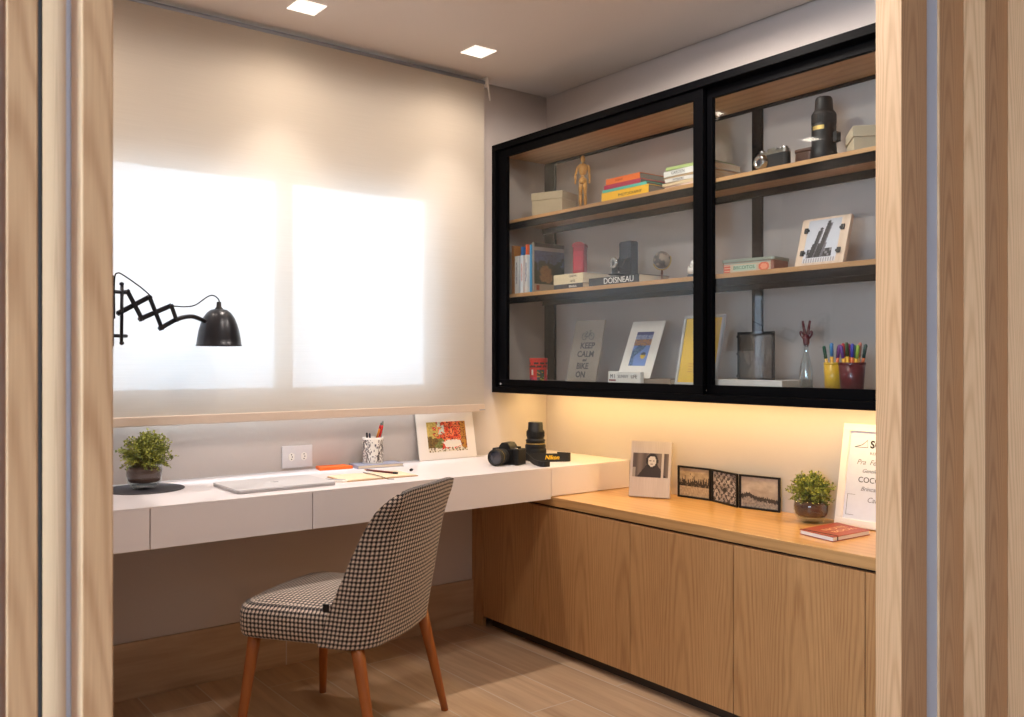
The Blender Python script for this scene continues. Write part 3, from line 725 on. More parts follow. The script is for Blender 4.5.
# orange pad
t = thing('orange_notepad', 'bright orange sticky notepad lying by the wall beside the power outlet', 'notepad', (1.582, 3.200, DZ), -0.10)
bm = B(); prism(bm, [(-.066, -.035), (.070, -.035), (.058, .035), (-.058, .035)], 0, 0.011); obj('pad', bm, M['orange'], t, 0.001)
bm = B(); prism(bm, [(-.065, -.034), (.069, -.034), (.057, .034), (-.057, .034)], 0.0111, 0.0120); obj('top_sheet', bm, M['orange'], t)
# outlet
t = thing('power_outlet', 'white double power outlet plate on the wall behind the laptop', 'outlet', (1.4545, YW - 0.0045, 0.803), 0)
bm = B(); box(bm, -.063, .063, -.004, .0045, -.043, .043); obj('cover_plate', bm, plain('outlet white', rgb(214, 210, 212), .4), t, 0.002)
for x in (-.026, .026):
    bm = B(); prism(bm, [(-.017, 0), (-.010, -.012), (.010, -.012), (.017, 0), (.010, .012), (-.010, .012)], 0, .0016, Matrix.Translation((x, -.0042, 0)) @ Matrix.Rotation(PI / 2, 4, 'X') @ Matrix.Rotation(PI / 2, 4, 'Z'))
    so = obj('socket', bm, M['paper'], t)
    bm = B()
    for z, dx in ((-.009, 0), (0, .003), (.009, 0)): lathe(bm, [(0.0024, 0), (0.0024, .0006)], 10, Matrix.Translation((x + dx, -.0059, z)) @ Matrix.Rotation(PI / 2, 4, 'X'))
    obj('pin_hole', bm, M['ink'], so)
# open notebook
t = thing('open_notebook', 'open kraft-covered notebook with cream pages lying in front of the pen cup', 'notebook', (1.592, 2.895, DZ), -0.04)
bm = B(); box(bm, -.146, .146, -.082, .082, 0, .0022); obj('cover', bm, plain('kraft cover', rgb(176, 134, 84), .7), t, 0.0006)
for s in (-1, 1):
    bm = B(); n = 8; lo = [bm.verts.new((s * (.003 + .139 * k / n), y, .0024)) for y in (-.079, .079) for k in range(n + 1)]
    hi = [bm.verts.new((s * (.003 + .139 * k / n), y, .0026 + .0045 * math.sin(PI * (0.12 + 0.80 * k / n)) ** .6)) for y in (-.079, .079) for k in range(n + 1)]
    for k in range(n):
        a, b_ = k, k + n + 1
        bm.faces.new((hi[a], hi[a + 1], hi[b_ + 1], hi[b_])); bm.faces.new((lo[a], lo[a + 1], hi[a + 1], hi[a])); bm.faces.new((lo[b_], lo[b_ + 1], hi[b_ + 1], hi[b_])); bm.faces.new((lo[a], lo[b_], lo[b_ + 1], lo[a + 1]))
    bm.faces.new((lo[0], hi[0], hi[n + 1], lo[n + 1])); bm.faces.new((lo[n], lo[2 * n + 1], hi[2 * n + 1], hi[n]))
    obj('pages', bm, plain('cream pages', rgb(232, 212, 182), .8), t)
bm = B(); tube(bm, catmull([(0.0, .08, .0075), (.004, 0, .008), (.002, -.081, .007), (.012, -.10, .001), (.030, -.112, .0008)], 5), 0.0012, 6); obj('ribbon', bm, M['ink'], t)
t = thing('white_phone', 'small flat white phone lying between the laptop and the open notebook', 'phone', (1.418, 2.862, DZ), -0.95)
bm = B(); prism(bm, rrect(0.105, 0.040, 0.012), 0, 0.007); obj('body', bm, M['white_frame'], t, 0.0015)
bm = B(); prism(bm, rrect(0.080, 0.034, 0.004), 0.0071, 0.0075); obj('screen', bm, plain('pale screen', rgb(205, 205, 208), .15), t)
bm = B(); lathe(bm, [(0.003, .0076), (.003, .0079)], 12, Matrix.Translation((.046, 0, 0))); obj('lens', bm, M['ink'], t)
def pencil(name, label, loc, rz, ln, r, col, tipcol, cat='pencil', rx=0.0):
    t = thing(name, label, cat, loc, rz)
    bm = B(); tube(bm, [(-ln / 2 + .016, 0, r), (ln / 2 - .02, 0, r)], r, 6); obj('barrel', bm, col, t)
    bm = B(); tube(bm, [(-ln / 2, 0, r), (-ln / 2 + .003, 0, r), (-ln / 2 + .016, 0, r)], [.0004, r * .25, r * .95], 6); obj('tip', bm, M['mannequin'], t)
    bm = B(); tube(bm, [(ln / 2 - .0199, 0, r), (ln / 2, 0, r)], r * 1.05, 8); obj('end_cap', bm, tipcol, t)
    return t
pencil('pencil', 'dark red pencil with a black end lying across the open notebook', (1.647, 2.936, DZ + 0.0074), math.atan2(-.178, .052), 0.175, 0.0040, plain('maroon lacquer', rgb(104, 34, 34), .35), M['ink'])
t = thing('small_eraser', 'tiny black eraser lying right of the open notebook', 'eraser', (1.792, 2.951, DZ), .4)
bm = B(); tube(bm, [(-.007, 0, .0045), (.004, 0, .0045), (.008, 0, .0045)], [.0045, .0045, .003], 12); obj('block', bm, M['ink'], t)
bm = B(); box(bm, -.006, .003, -.001, .001, .0088, .0100); obj('paper_sleeve', bm, M['ink'], t)
# book under the cup
t = thing('grey_book', 'thin grey-blue book lying under the pen cup', 'book', (1.757, 3.165, DZ), -0.12)
bm = B(); box(bm, -.098, .098, -.052, .052, 0, .0020); box(bm, -.098, .098, -.052, .052, .0120, .0140); box(bm, -.098, -.096, -.052, .052, .0020, .0120); obj('cover', bm, plain('grey blue cover', rgb(150, 152, 170), .5), t, 0.0004)
bm = B(); box(bm, -.0955, .095, -.050, .050, .0021, .0119); obj('pages', bm, M['pages'], t)
# pen cup
def cupart(u, v):
    from mathutils import noise as MN_
    if v > .92 or v < .04: return rgb(240, 236, 228)
    U = (u * 3) % 1
    n = MN_.noise(Vector((math.cos(u * 6.283) * 7, math.sin(u * 6.283) * 7, v * 9)))
    br = abs((U - .35) - (v - .45) * .55 - .05 * math.sin(v * 14))
    if br < .035 + .02 * n: return rgb(58, 52, 50)
    if abs((U - .62) + (v - .5) * .5) < .02: return rgb(80, 74, 70)
    if .22 < U < .9 and n > -.05: return mixc(rgb(172, 164, 158), rgb(120, 112, 108), min(1, max(0, n * 2)))
    return rgb(232, 228, 220) if n > -.35 else rgb(90, 90, 100)
def painted_lathe(name, r0, r1, h, fn, mat, parent, nu=72, nv=24, wall=.0022):
    bm = B(); cl = bm.loops.layers.float_color.new('Col')
    V = [[bm.verts.new(((r0 + (r1 - r0) * j / nv) * math.cos(2 * PI * i / nu), (r0 + (r1 - r0) * j / nv) * math.sin(2 * PI * i / nu), h * j / nv)) for i in range(nu)] for j in range(nv + 1)]
    for j in range(nv):
        for i in range(nu):
            f = bm.faces.new((V[j][i], V[j][(i + 1) % nu], V[j + 1][(i + 1) % nu], V[j + 1][i])); f.smooth = True; c = fn(i / nu, (j + .5) / nv)
            for l in f.loops: l[cl] = c
    I = [[bm.verts.new(((r - wall) * math.cos(2 * PI * i / nu), (r - wall) * math.sin(2 * PI * i / nu), z)) for i in range(nu)] for r, z in ((r1, h), (r0, .003))]
    w_ = fn(0.01, .99); 
    for a, b_ in ((V[-1], I[0]), (I[0], I[1])):
        for i in range(nu):
            f = bm.faces.new((a[i], a[(i + 1) % nu], b_[(i + 1) % nu], b_[i]))
            for l in f.loops: l[cl] = w_
    for f in (bm.faces.new(I[1]), bm.faces.new(V[0][::-1])):
        for l in f.loops: l[cl] = w_
    me = bpy.data.meshes.new(name); bm.to_mesh(me); bm.free(); return obj(name, me, mat, parent)
pcx, pcy, pcz = 1.750, 3.180, DZ + .0142
t = thing('pen_cup', 'white ceramic pen cup with a grey branch drawing standing on the grey-blue book', 'cup', (pcx, pcy, pcz))
painted_lathe('cup', .042, .042, .104, cupart, M['paint_gloss'], t)
pens = [('red', (-.006, -.012), (.024, -.012), .152, rgb(206, 36, 30)), ('dark green', (.010, .002), (.034, .010), .160, rgb(74, 84, 66)), ('orange', (-.012, .010), (.012, -.012), .140, rgb(226, 140, 40)),
        ('grey', (.014, -.010), (.034, -.004), .166, rgb(120, 124, 112)), ('black', (-.02, -.006), (-.034, -.014), .122, rgb(30, 30, 34)), ('navy', (-.012, -.014), (-.026, -.022), .120, rgb(40, 44, 66)), ('crimson', (.0, .014), (.021, .0), .152, rgb(176, 30, 46))]
def stick(name, label, cat, base, a, b, ln, r, col, group, cap=None):
    """pen standing in a cup: base = cup centre bottom, a / b = xy offsets of foot and of a point at 0.1 m height"""
    t = thing(name, label, cat, (base[0] + a[0], base[1] + a[1], base[2] + .0045), 0, group)
    d = Vector((b[0] - a[0], b[1] - a[1], .1)).normalized(); p = lambda s: d * s
    bm = B(); tube(bm, [p(.002), p(ln * .70)], r, 8); obj('barrel', bm, col, t)
    bm = B(); tube(bm, [p(ln * .7005), p(ln * .97), p(ln)], [r * 1.12, r * 1.12, r * .7], 8); obj('cap', bm, cap or col, t)
    return t
for nm, a, b_, ln, c in pens:
    m = plain(nm + ' pen', c, .35)
    stick('pen', nm + ' pen standing in the white drawn-on cup on the desk', 'pen', (pcx, pcy, pcz), a, b_, ln, .0038, m, 'pens in the desk cup')
# landscape card leaning on the wall
from mathutils import noise as MN
def nz3(x, y, sd=0.0, oc=3): return .5 + .5 * MN.fractal(Vector((x, y, sd)), .7, 2.0, oc)
def autumn(u, v):
    if u < .165 or u > .85 or v < .16 or v > .80: return rgb(240, 232, 226)
    U = (u - .165) / .685; V = (v - .16) / .64
    a = nz3(U * 9, V * 7, 1); b = nz3(U * 22, V * 18, 5); du = (a - .5) * .25
    if V + du * .6 < .12: return rgb(228, 216, 198) if b > .42 else rgb(120, 100, 60)
    if ((U - .62) / .25) ** 2 + ((V - .25) / .13) ** 2 + (a - .5) * 1.2 < 1: return rgb(238, 228, 216)
    if U + du < .24: return mixc(rgb(222, 196, 110), rgb(150, 130, 60), b) if V + du > .50 else mixc(rgb(60, 40, 20), rgb(140, 110, 50), b)
    if U + du < .40 and V < .45: return mixc(rgb(140, 150, 80), rgb(70, 70, 36), b)
    if .28 < U + du < .42 and V > .6: return mixc(rgb(226, 224, 210), rgb(150, 170, 160), b)
    if b > .62: return rgb(96, 20, 16)
    if U > .86: return mixc(rgb(206, 140, 50), rgb(120, 80, 30), b)
    return mixc(rgb(236, 130, 84), rgb(206, 48, 26), min(1, max(0, (a - .3) * 2.2)))
t = thing('landscape_card', 'white mounted autumn landscape print leaning on the wall behind the desk', 'picture', (2.1375, 3.205, DZ), 0)
an = -math.atan2(0.040, 0.2)
bm = B(); box(bm, -.149, .149, 0.001, .004, 0, .203); o_ = obj('mount', bm, M['paper'], t, rot=(an, 0, 0), loc=(0, 0, .001))
picture('print', .297, .2025, 84, 56, autumn, M['paint'], o_, loc=(0, .0002, .0003))

# ------------------------------------------------------------------ camera, lens and strap on the desk
bp_, ru = M['black_plastic'], M['rubber']
SR = R(-66)
t = thing('slr_camera', 'black digital camera lying on the right end of the desk, lens to the left', 'camera', (2.232, 2.905, DZ), SR)
bm = B(); pts = [(-.058, -.030), (.040, -.030), (.046, -.038), (.064, -.038), (.066, -.030), (.066, .030), (.058, .036), (-.055, .036), (-.066, .024), (-.066, -.02)]
prism(bm, pts, 0, .066); obj('body', bm, bp_, t, 0.005, seg=3)
bm = B(); prism(bm, [(-.03, 0.0), (.03, 0.0), (.024, .014), (.014, .026), (-.014, .026), (-.024, .014)], -.036, .030, Matrix.Translation((-.004, 0, .064)) @ Matrix.Rotation(PI / 2, 4, 'X')); obj('prism_hump', bm, bp_, t, 0.003)
rot = Matrix.Translation((-.010, -.034, .035)) @ Matrix.Rotation(PI / 2, 4, 'X')
bm = B(); lathe(bm, [(.031, -.004), (.031, .010), (.029, .012), (.029, .018), (.032, .020), (.032, .040), (.030, .042), (.030, .050), (.033, .053), (.033, .066), (.028, .067), (.026, .060), (.0, .059)], 36, rot, cap=False); ln_ = obj('zoom_lens', bm, ru, t)
bm = B(); lathe(bm, [(.0005, .0615), (.015, .0612), (.0255, .0602)], 32, rot, cap=False); obj('front_glass', bm, M['lens_glass'], ln_)
bm = B(); lathe(bm, [(.0322, .0405), (.0323, .0405), (.0323, .0425), (.0322, .0425)], 36, rot, cap=False); obj('gold_ring', bm, M['gold'], ln_)
bm = B(); lathe(bm, [(.010, .066), (.010, .074), (.009, .075)], 20, Matrix.Translation((.046, 0.004, 0))); obj('mode_dial', bm, bp_, t)
bm = B(); lathe(bm, [(.006, .066), (.006, .071)], 16, Matrix.Translation((.052, -.026, 0))); obj('shutter_button', bm, M['chrome'], t)
# the strap: a wide band curling round to the right
def band(name, path, w, mat, parent, th=.0022):
    bm = B(); P = catmull(path, 7); out = []
    for i, p in enumerate(P):
        tt = (P[min(i + 1, len(P) - 1)] - P[max(i - 1, 0)]); nn = Vector((-tt.y, tt.x, 0)).normalized() * th / 2
        u = Vector((0, 0, 1)) * w / 2
        out.append([bm.verts.new(p + c) for c in (-nn - u, nn - u, nn + u, -nn + u)])
    for a, b_ in zip(out, out[1:]):
        for k in range(4): bm.faces.new((a[k], a[(k + 1) % 4], b_[(k + 1) % 4], b_[k]))
    bm.faces.new(out[0][::-1]); bm.faces.new(out[-1]); return obj(name, bm, mat, parent, smooth=False)
q = Matrix.Rotation(-SR, 3, 'Z')
def cl_(x, y, z): v = q @ Vector((x - 2.232, y - 2.905, 0)); return (v.x, v.y, z)
band('strap', [cl_(2.280, 2.935, .045), cl_(2.306, 2.938, .036), cl_(2.330, 2.915, .024), cl_(2.355, 2.894, .0185), cl_(2.40, 2.862, .0185), cl_(2.45, 2.828, .0185), cl_(2.480, 2.812, .0185), cl_(2.500, 2.824, .0185), cl_(2.492, 2.855, .0185), cl_(2.480, 2.885, .0185)], .035, ru, t)
stp = band('strap_pad', [cl_(2.318, 2.900, .034), cl_(2.315, 2.868, .020), cl_(2.300, 2.825, .0125), cl_(2.280, 2.780, .0125), cl_(2.268, 2.745, .0125), cl_(2.276, 2.722, .0125), cl_(2.298, 2.720, .0125)], .022, bp_, t, .004)
dirx = Vector((2.45 - 2.40, 2.828 - 2.862, 0)); ang = math.atan2(dirx.y, dirx.x) - SR
c0 = cl_(2.4185, 2.8468, .0188)
text('strap_lettering', 'Nikon', .024, M['yellow_print'], t, c0, rot=(PI / 2, 0, ang), bold=.0006, shear=.25)

t = thing('zoom_lens', 'black camera lens standing upright on the desk behind the camera strap', 'camera lens', (2.425, 2.965, DZ))
pr_ = [(.043, 0), (.043, .006), (.046, .010), (.046, .048), (.044, .050), (.045, .053), (.045, .062), (.041, .068), (.041, .078), (.0425, .080), (.0425, .086), (.036, .090), (.036, .094), (.038, .098), (.0375, .125), (.033, .130), (.0315, .160), (.029, .162), (.0, .160)]
bm = B(); lathe(bm, pr_, 40, cap=False); bm.faces.ensure_lookup_table(); obj('barrel', bm, bp_, t)
bm = B()
for k in range(36):
    box(bm, .0455, .0472, -.0016, .0016, .014, .044, Matrix.Rotation(2 * PI * k / 36, 4, 'Z'))
obj('grip_ring', bm, ru, t); bm = B()
for k in range(36): box(bm, .0365, .0392, -.0014, .0014, .101, .122, Matrix.Rotation(2 * PI * k / 36, 4, 'Z'))
obj('grip_ring', bm, ru, t)
bm = B(); lathe(bm, [(.0432, .0685), (.0436, .0685), (.0436, .0715), (.0432, .0715)], 40, cap=False); obj('gold_ring', bm, M['gold'], t)

# ------------------------------------------------------------------ things on the counter
RZ = -PI / 2    # local x runs to the viewer's right along the wall, local y into the wall
def lean(parent, name, w, h, th, mat, ang, bevel=.001, x=0, y=0, z=0):
    bm = B(); box(bm, -w / 2, w / 2, 0, th, 0, h); return obj(name, bm, mat, parent, bevel, loc=(x, y, z + th * math.sin(ang) + .0004), rot=(-ang, 0, 0))
def portrait(u, v):
    bgc = mixc(rgb(120, 106, 100), rgb(84, 72, 68), (math.sin(u * 23) + 1) / 2)
    if .80 < u < .87: return rgb(190, 180, 172)
    dx, dy = (u - .54) / .115, (v - .66) / .22
    f = dx * dx + dy * dy
    if f < 1:
        if abs(dy - .15) < .10 and .25 < abs(dx) < .65: return rgb(60, 50, 48)
        if abs(dy + .5) < .07 and abs(dx) < .3: return rgb(90, 70, 66)
        return rgb(206, 198, 190)
    if ((u - .54) / .17) ** 2 + ((v - .68) / .32) ** 2 < 1: return rgb(34, 28, 28)
    if v < .50 and abs(u - .54) < .16 + (.5 - v) * .5: return rgb(52, 42, 40)
    if u < .08 and v < .4: return rgb(160, 150, 140)
    return bgc
wh = wood('whitewashed wood block', rgb(216, 206, 200), rgb(176, 162, 154), 'X', 'Z', .6, cath=False, K=60, amp=.15, fine=.6)
t = thing('photo_block', 'whitewashed wooden photo block with a black and white portrait on the oak counter', 'photo frame', (2.578, 2.441, KZ), math.atan2(-.148, .078))
A_ = math.atan2(.045, .215)
o_ = lean(t, 'block', .166, .222, .020, wh, A_, y=-.004)
picture('portrait_print', .146, .096, 46, 30, portrait, M['paint'], o_, loc=(0, -.0008, .078))
bm = B(); tube(bm, [(0, .068, .12), (0, .10, .002)], .003, 6); obj('stand_leg', bm, M['mannequin'], t)
# folding triptych
def sepia(kind):
    def f(u, v):
        a = nz3(u * 4, v * 5, kind * 7.0); b = nz3(u * 20, v * 14, kind * 3.0 + 2); n = nz3(u * 40, v * 3, kind + 11.0)
        if kind == 0:
            if .36 < v < .44: return rgb(44, 36, 30) if b > .36 else rgb(120, 104, 82)
            if .44 <= v < .46 + .26 * max(0, n - .34) / .4: return rgb(56, 46, 38)
            return mixc(rgb(196, 176, 146), rgb(140, 120, 96), (a if v > .44 else b))
        if kind == 1:
            c = 1 if (b + .35 * math.sin(u * 30) * math.sin(v * 24)) > .52 else 0
            return rgb(36, 32, 32) if (u - .5) ** 2 + (v - .42) ** 2 < .006 else (rgb(66, 58, 56) if c else mixc(rgb(196, 188, 180), rgb(126, 116, 110), a))
        h = .40 - .10 * u + .12 * max(0, n - .4) + .10 * math.exp(-((u - .2) / .12) ** 2)
        if v > h: return mixc(rgb(200, 184, 164), rgb(140, 126, 112), min(1, abs(v - .8) + a * .6))
        if v > h - .14: return mixc(rgb(34, 30, 28), rgb(70, 62, 56), b)
        return mixc(rgb(170, 160, 148), rgb(96, 88, 82), b)
    return f
t = thing('folding_photo_frame', 'black three-panel folding frame with sepia city photos standing on the oak counter', 'photo frame', (2.705, 2.28, KZ))
segs = [((2.700, 2.402), (2.712, 2.243)), ((2.712, 2.240), (2.668, 2.083)), ((2.672, 2.078), (2.700, 1.918))]
for k, (a, b_) in enumerate(segs):
    w_ = math.hypot(b_[0] - a[0], b_[1] - a[1]); rz = math.atan2(b_[1] - a[1], b_[0] - a[0]); cx_, cy_ = (a[0] + b_[0]) / 2 - 2.705, (a[1] + b_[1]) / 2 - 2.28
    bm = B(); h_ = .125; fr_ = .007; w2 = w_ / 2 - .001
    box(bm, -w2, w2, 0, .008, 0, fr_); box(bm, -w2, w2, 0, .008, h_ - fr_, h_); box(bm, -w2, -w2 + fr_, 0, .008, fr_, h_ - fr_); box(bm, w2 - fr_, w2, 0, .008, fr_, h_ - fr_); box(bm, -w2, w2, .0065, .0085, fr_, h_ - fr_)
    p_ = obj('frame_panel', bm, bp_, t, loc=(cx_, cy_, 0), rot=(0, 0, rz))
    picture('photo_print', 2 * w2 - 2 * fr_ - .001, h_ - 2 * fr_ - .001, 50, 34, sepia(k), M['paint'], p_, loc=(0, .0045, fr_ + .0005))
# white framed lettering
t = thing('framed_poster', 'large white frame with hand lettering leaning at the right end of the oak counter', 'picture', (2.650, 1.541, KZ), RZ)
A_ = math.atan2(.062, .335); W_, H_ = .262, .338
bm = B(); b0 = .024
for x0, x1, z0, z1 in ((-W_ / 2, W_ / 2, 0, b0), (-W_ / 2, W_ / 2, H_ - b0, H_), (-W_ / 2, -W_ / 2 + b0, b0, H_ - b0), (W_ / 2 - b0, W_ / 2, b0, H_ - b0)): box(bm, x0, x1, 0, .016, z0, z1)
box(bm, -W_ / 2, W_ / 2, .012, .016, b0, H_ - b0)
fr = obj('frame', bm, M['white_frame'], t, .0012, loc=(0, 0, .016 * math.sin(A_) + .0004), rot=(-A_, 0, 0))
bm = B(); box(bm, -W_ / 2 + b0, W_ / 2 - b0, .009, .0118, b0, H_ - b0); ps = obj('poster', bm, plain('pale poster paper', rgb(214, 216, 226), .6), fr)
def fl(body, x, z, size, mat=M['grey_ink'], sx=1.0, shear=0.0, bold=0.0): text('poster_lettering', body, size, mat, ps, (x, .0086, z), ext=.0002, sx=sx, shear=shear, bold=bold)
fl('SO', -.012, .272, .034, M['ink'], bold=.0012); fl('REMEDIO', 0, .243, .012, sx=1.3); fl('Pra  Felicidade', -.006, .213, .024, M['grey_ink'], shear=.35)
fl('Gentileza', -.020, .185, .018, shear=.35); fl('COCCEGAS', .004, .155, .026, M['ink']); fl('Brincadeira', -.008, .126, .020, shear=.4); fl('Carinho', .012, .092, .024, shear=.3)
bm = B()
box(bm, -.098, -.0965, .0085, .0089, .038, .105)
for z in (.038, .105): box(bm, -.0975, -.070, .0085, .0089, z - .0006, z + .0006)
obj('drawn_border', bm, M['grey_ink'], ps)
bm = B()
tube(bm, [(-.088, .0086, .262), (-.062, .0086, .270), (-.045, .0086, .286), (-.042, .0086, .262), (-.088, .0086, .262)], .0009, 5)
obj('drawn_cake', bm, M['ink'], ps)
# red notebook
t = thing('red_notebook', 'small red-brown notebook lying on the front of the oak counter', 'notebook', (2.506, 1.575, KZ), 0)
dv = Vector((2.575 - 2.392, 1.509 - 1.515, 0)).normalized(); t.rotation_euler = (0, 0, -.06)
redm = plain('red brown cover', rgb(150, 62, 46), .45, bump=.2, scale=200)
def quad(ins, z0, z1):
    P = [(2.392, 1.515), (2.582, 1.506), (2.620, 1.645), (2.420, 1.650)]; out = []
    ca, sa = math.cos(.06), math.sin(.06)
    for x, y in P:
        dx, dy = x - 2.506, y - 1.578; dx *= 1 - ins; dy *= 1 - ins; out.append((dx * ca - dy * sa, dx * sa + dy * ca))
    bm = B(); prism(bm, out, z0, z1); return bm
obj('back_cover', quad(0, 0, .002), redm, t, .0006); obj('front_cover', quad(0, .0135, .0155), redm, t, .0006)
obj('pages', quad(.03, .0021, .0134), M['paper'], t)
bm = B(); box(bm, -.086, -.0815, -.068, -.060, 0.0, .0162); box(bm, -.086, -.0815, -.068, .067, .0156, .0164); obj('elastic_band', bm, M['ink'], t, label='dark elastic band')
text('embossed_lettering', 'NOTE', .032, plain('light foil', rgb(216, 170, 130), .4), t, (.012, .012, .0157), rot=(0, 0, 0), sx=1.3); text('embossed_lettering', 'BOOK', .028, bpy.data.materials['light foil'], t, (.012, -.022, .0157), rot=(0, 0, 0), sx=1.4)

# ------------------------------------------------------------------ things in the display cabinet
S1, S2, S3 = 1.8192, 1.4822, 1.0852
def sthing(name, label, cat, X, Y, z, extra=0.0, group=None): return thing(name, label, cat, (X, Y, z), RZ + extra, group)
linen = M['cream_box']
def storage_box(label, X, Y, z, w, d, h, extra):
    t = sthing('storage_box', label, 'box', X, Y, z, extra)
    bm = B(); box(bm, -w / 2, w / 2, -d / 2, d / 2, 0, h - .034); obj('body', bm, linen, t, .0015)
    bm = B(); box(bm, -w / 2 - .003, w / 2 + .003, -d / 2 - .003, d / 2 + .003, h - .0335, h); obj('lid', bm, linen, t, .0015)
storage_box('cream linen storage box with lid beside the mannequin on the top shelf', 2.605, 3.050, S1, .155, .135, .112, R(20))
storage_box('cream linen storage box with lid right of the large telephoto lens', 2.602, 1.468, S1, .200, .140, .078, R(40))

# wooden artist mannequin
mw = M['mannequin']
t = sthing('artist_mannequin', 'small jointed wooden artist mannequin standing on the top shelf', 'figurine', 2.56, 2.81, S1, .3)
def ell(bm, c, r, M_=None, seg=16):
    bmesh.ops.create_uvsphere(bm, u_segments=seg, v_segments=10, radius=1.0, matrix=Matrix.Translation(c) @ (M_ or Matrix()) @ Matrix.Diagonal((r[0], r[1], r[2], 1)))
bm = B(); ell(bm, (0, 0, .222), (.0105, .0115, .0145)); tube(bm, [(0, 0, .214), (0, 0, .198)], .004, 8); obj('head', bm, mw, t, smooth=True)
bm = B(); tube(bm, [(0, 0, .202), (0, 0, .196), (0, 0, .180), (0, 0, .160), (0, 0, .152)], [.008, .020, .021, .015, .009], 16); ell(bm, (0, 0, .147), (.009, .008, .008)); obj('torso', bm, mw, t, smooth=True)
bm = B(); tube(bm, [(0, 0, .142), (0, 0, .136), (0, 0, .122), (0, 0, .116)], [.010, .017, .017, .010], 16); obj('pelvis', bm, mw, t, smooth=True)
for s in (-1, 1):
    e_ = (s * .034, -.004, .158); h_ = (s * (.024 if s < 0 else .034), -.020 if s < 0 else .0, .128)
    bm = B(); tube(bm, [(s * .021, 0, .193), (s * .026, 0, .188), (s * .031, 0, .174), e_], [.005, .0065, .006, .0045], 10); ell(bm, e_, (.0052, .0052, .0052)); tube(bm, [e_, ((e_[0] + h_[0]) / 2, (e_[1] + h_[1]) / 2, (e_[2] + h_[2]) / 2), h_], [.0048, .0055, .0035], 10); ell(bm, (h_[0], h_[1] - .002, h_[2] - .007), (.0045, .003, .009)); obj('arm', bm, mw, t, smooth=True)
    bm = B(); tube(bm, [(s * .010, 0, .119), (s * .0115, 0, .100), (s * .012, 0, .070)], [.0085, .0095, .0062], 12); ell(bm, (s * .012, 0, .066), (.0065, .0065, .0065)); tube(bm, [(s * .012, 0, .066), (s * .012, .001, .045), (s * .012, 0, .014)], [.0062, .0072, .0042], 12)
    ell(bm, (s * .013, -.006, .009), (.0065, .013, .0045)); obj('leg', bm, mw, t, smooth=True)
bm = B(); lathe(bm, [(.036, 0), (.038, .001), (.038, .004), (.036, .005)], 32); obj('base', bm, mw, t)

# books: cover (spine towards the viewer at -y) and page block
def book(label, X, Y, z, w, d, h, extra, cover, group=None, standing=False, spine=None, pages=None):
    """lying: w along local x, d deep, h thick.  standing: w = thickness, d deep, h tall"""
    t = sthing('book', label, 'book', X, Y, z, extra, group)
    th = .0016
    bm = B()
    if standing:
        box(bm, -w / 2, -w / 2 + th, -d / 2, d / 2, 0, h); box(bm, w / 2 - th, w / 2, -d / 2, d / 2, 0, h); box(bm, -w / 2 + th, w / 2 - th, -d / 2, -d / 2 + th, 0, h)
    else:
        box(bm, -w / 2, w / 2, -d / 2, d / 2, 0, th); box(bm, -w / 2, w / 2, -d / 2, d / 2, h - th, h); box(bm, -w / 2, w / 2, -d / 2, -d / 2 + th, th, h - th)
    obj('cover', bm, cover, t, .0004)
    bm = B()
    if standing: box(bm, -w / 2 + th * 1.05, w / 2 - th * 1.05, -d / 2 + th * 1.1, d / 2 - .003, .002, h - .003)
    else: box(bm, -w / 2 + .003, w / 2 - .003, -d / 2 + th * 1.1, d / 2 - .003, th * 1.05, h - th * 1.05)
    obj('pages', bm, pages or M['pages'], t)
    return t
def st(t, body, size, mat, w=0, z=0, y=0, sx=1.0, rot=None, x=0): return text('spine_lettering', body, size, mat, t, (x, y - .0003, z), rot=rot or (PI / 2, 0, 0), sx=sx)
cy = lambda n, r, g, b, ro=.5: plain(n, rgb(r, g, b), ro, var=.03)
shaded_pg = cy('shaded page block', 120, 112, 104, .9)  # grey tone holds the shade on the page ends of the stack
z = S1
G1 = 'coloured books stacked on the top shelf'
for lab, w, h, c, dx in (('yellow book with black lettering at the bottom of the bright stack on the top shelf', .262, .042, cy('yellow cover', 246, 190, 40), 0),
                         ('thin turquoise book lying on the yellow one in the bright stack', .246, .011, cy('turquoise cover', 84, 190, 172), 0.002),
                         ('magenta book lying between the turquoise and the orange book', .204, .017, cy('magenta cover', 176, 36, 78), 0.014),
                         ('orange book on top of the bright stack on the top shelf', .190, .024, cy('orange cover', 232, 112, 44), 0.010)):
    b_ = book(lab, 2.588, 2.506 + dx, z, w, .165, h, 0, c, G1, pages=shaded_pg)
    if h > .03: st(b_, 'PHOTOGRAPHY', .016, M['ink'], z=h / 2, y=-.0825, sx=1.1, x=.03)
    if h == .024: st(b_, 'DESIGN', .012, cy('dark orange ink', 150, 60, 20), z=h / 2, y=-.0825, x=-.02)
    z += h + .0003
z = S1; G2 = 'pale magazines stacked behind the black centre stile'
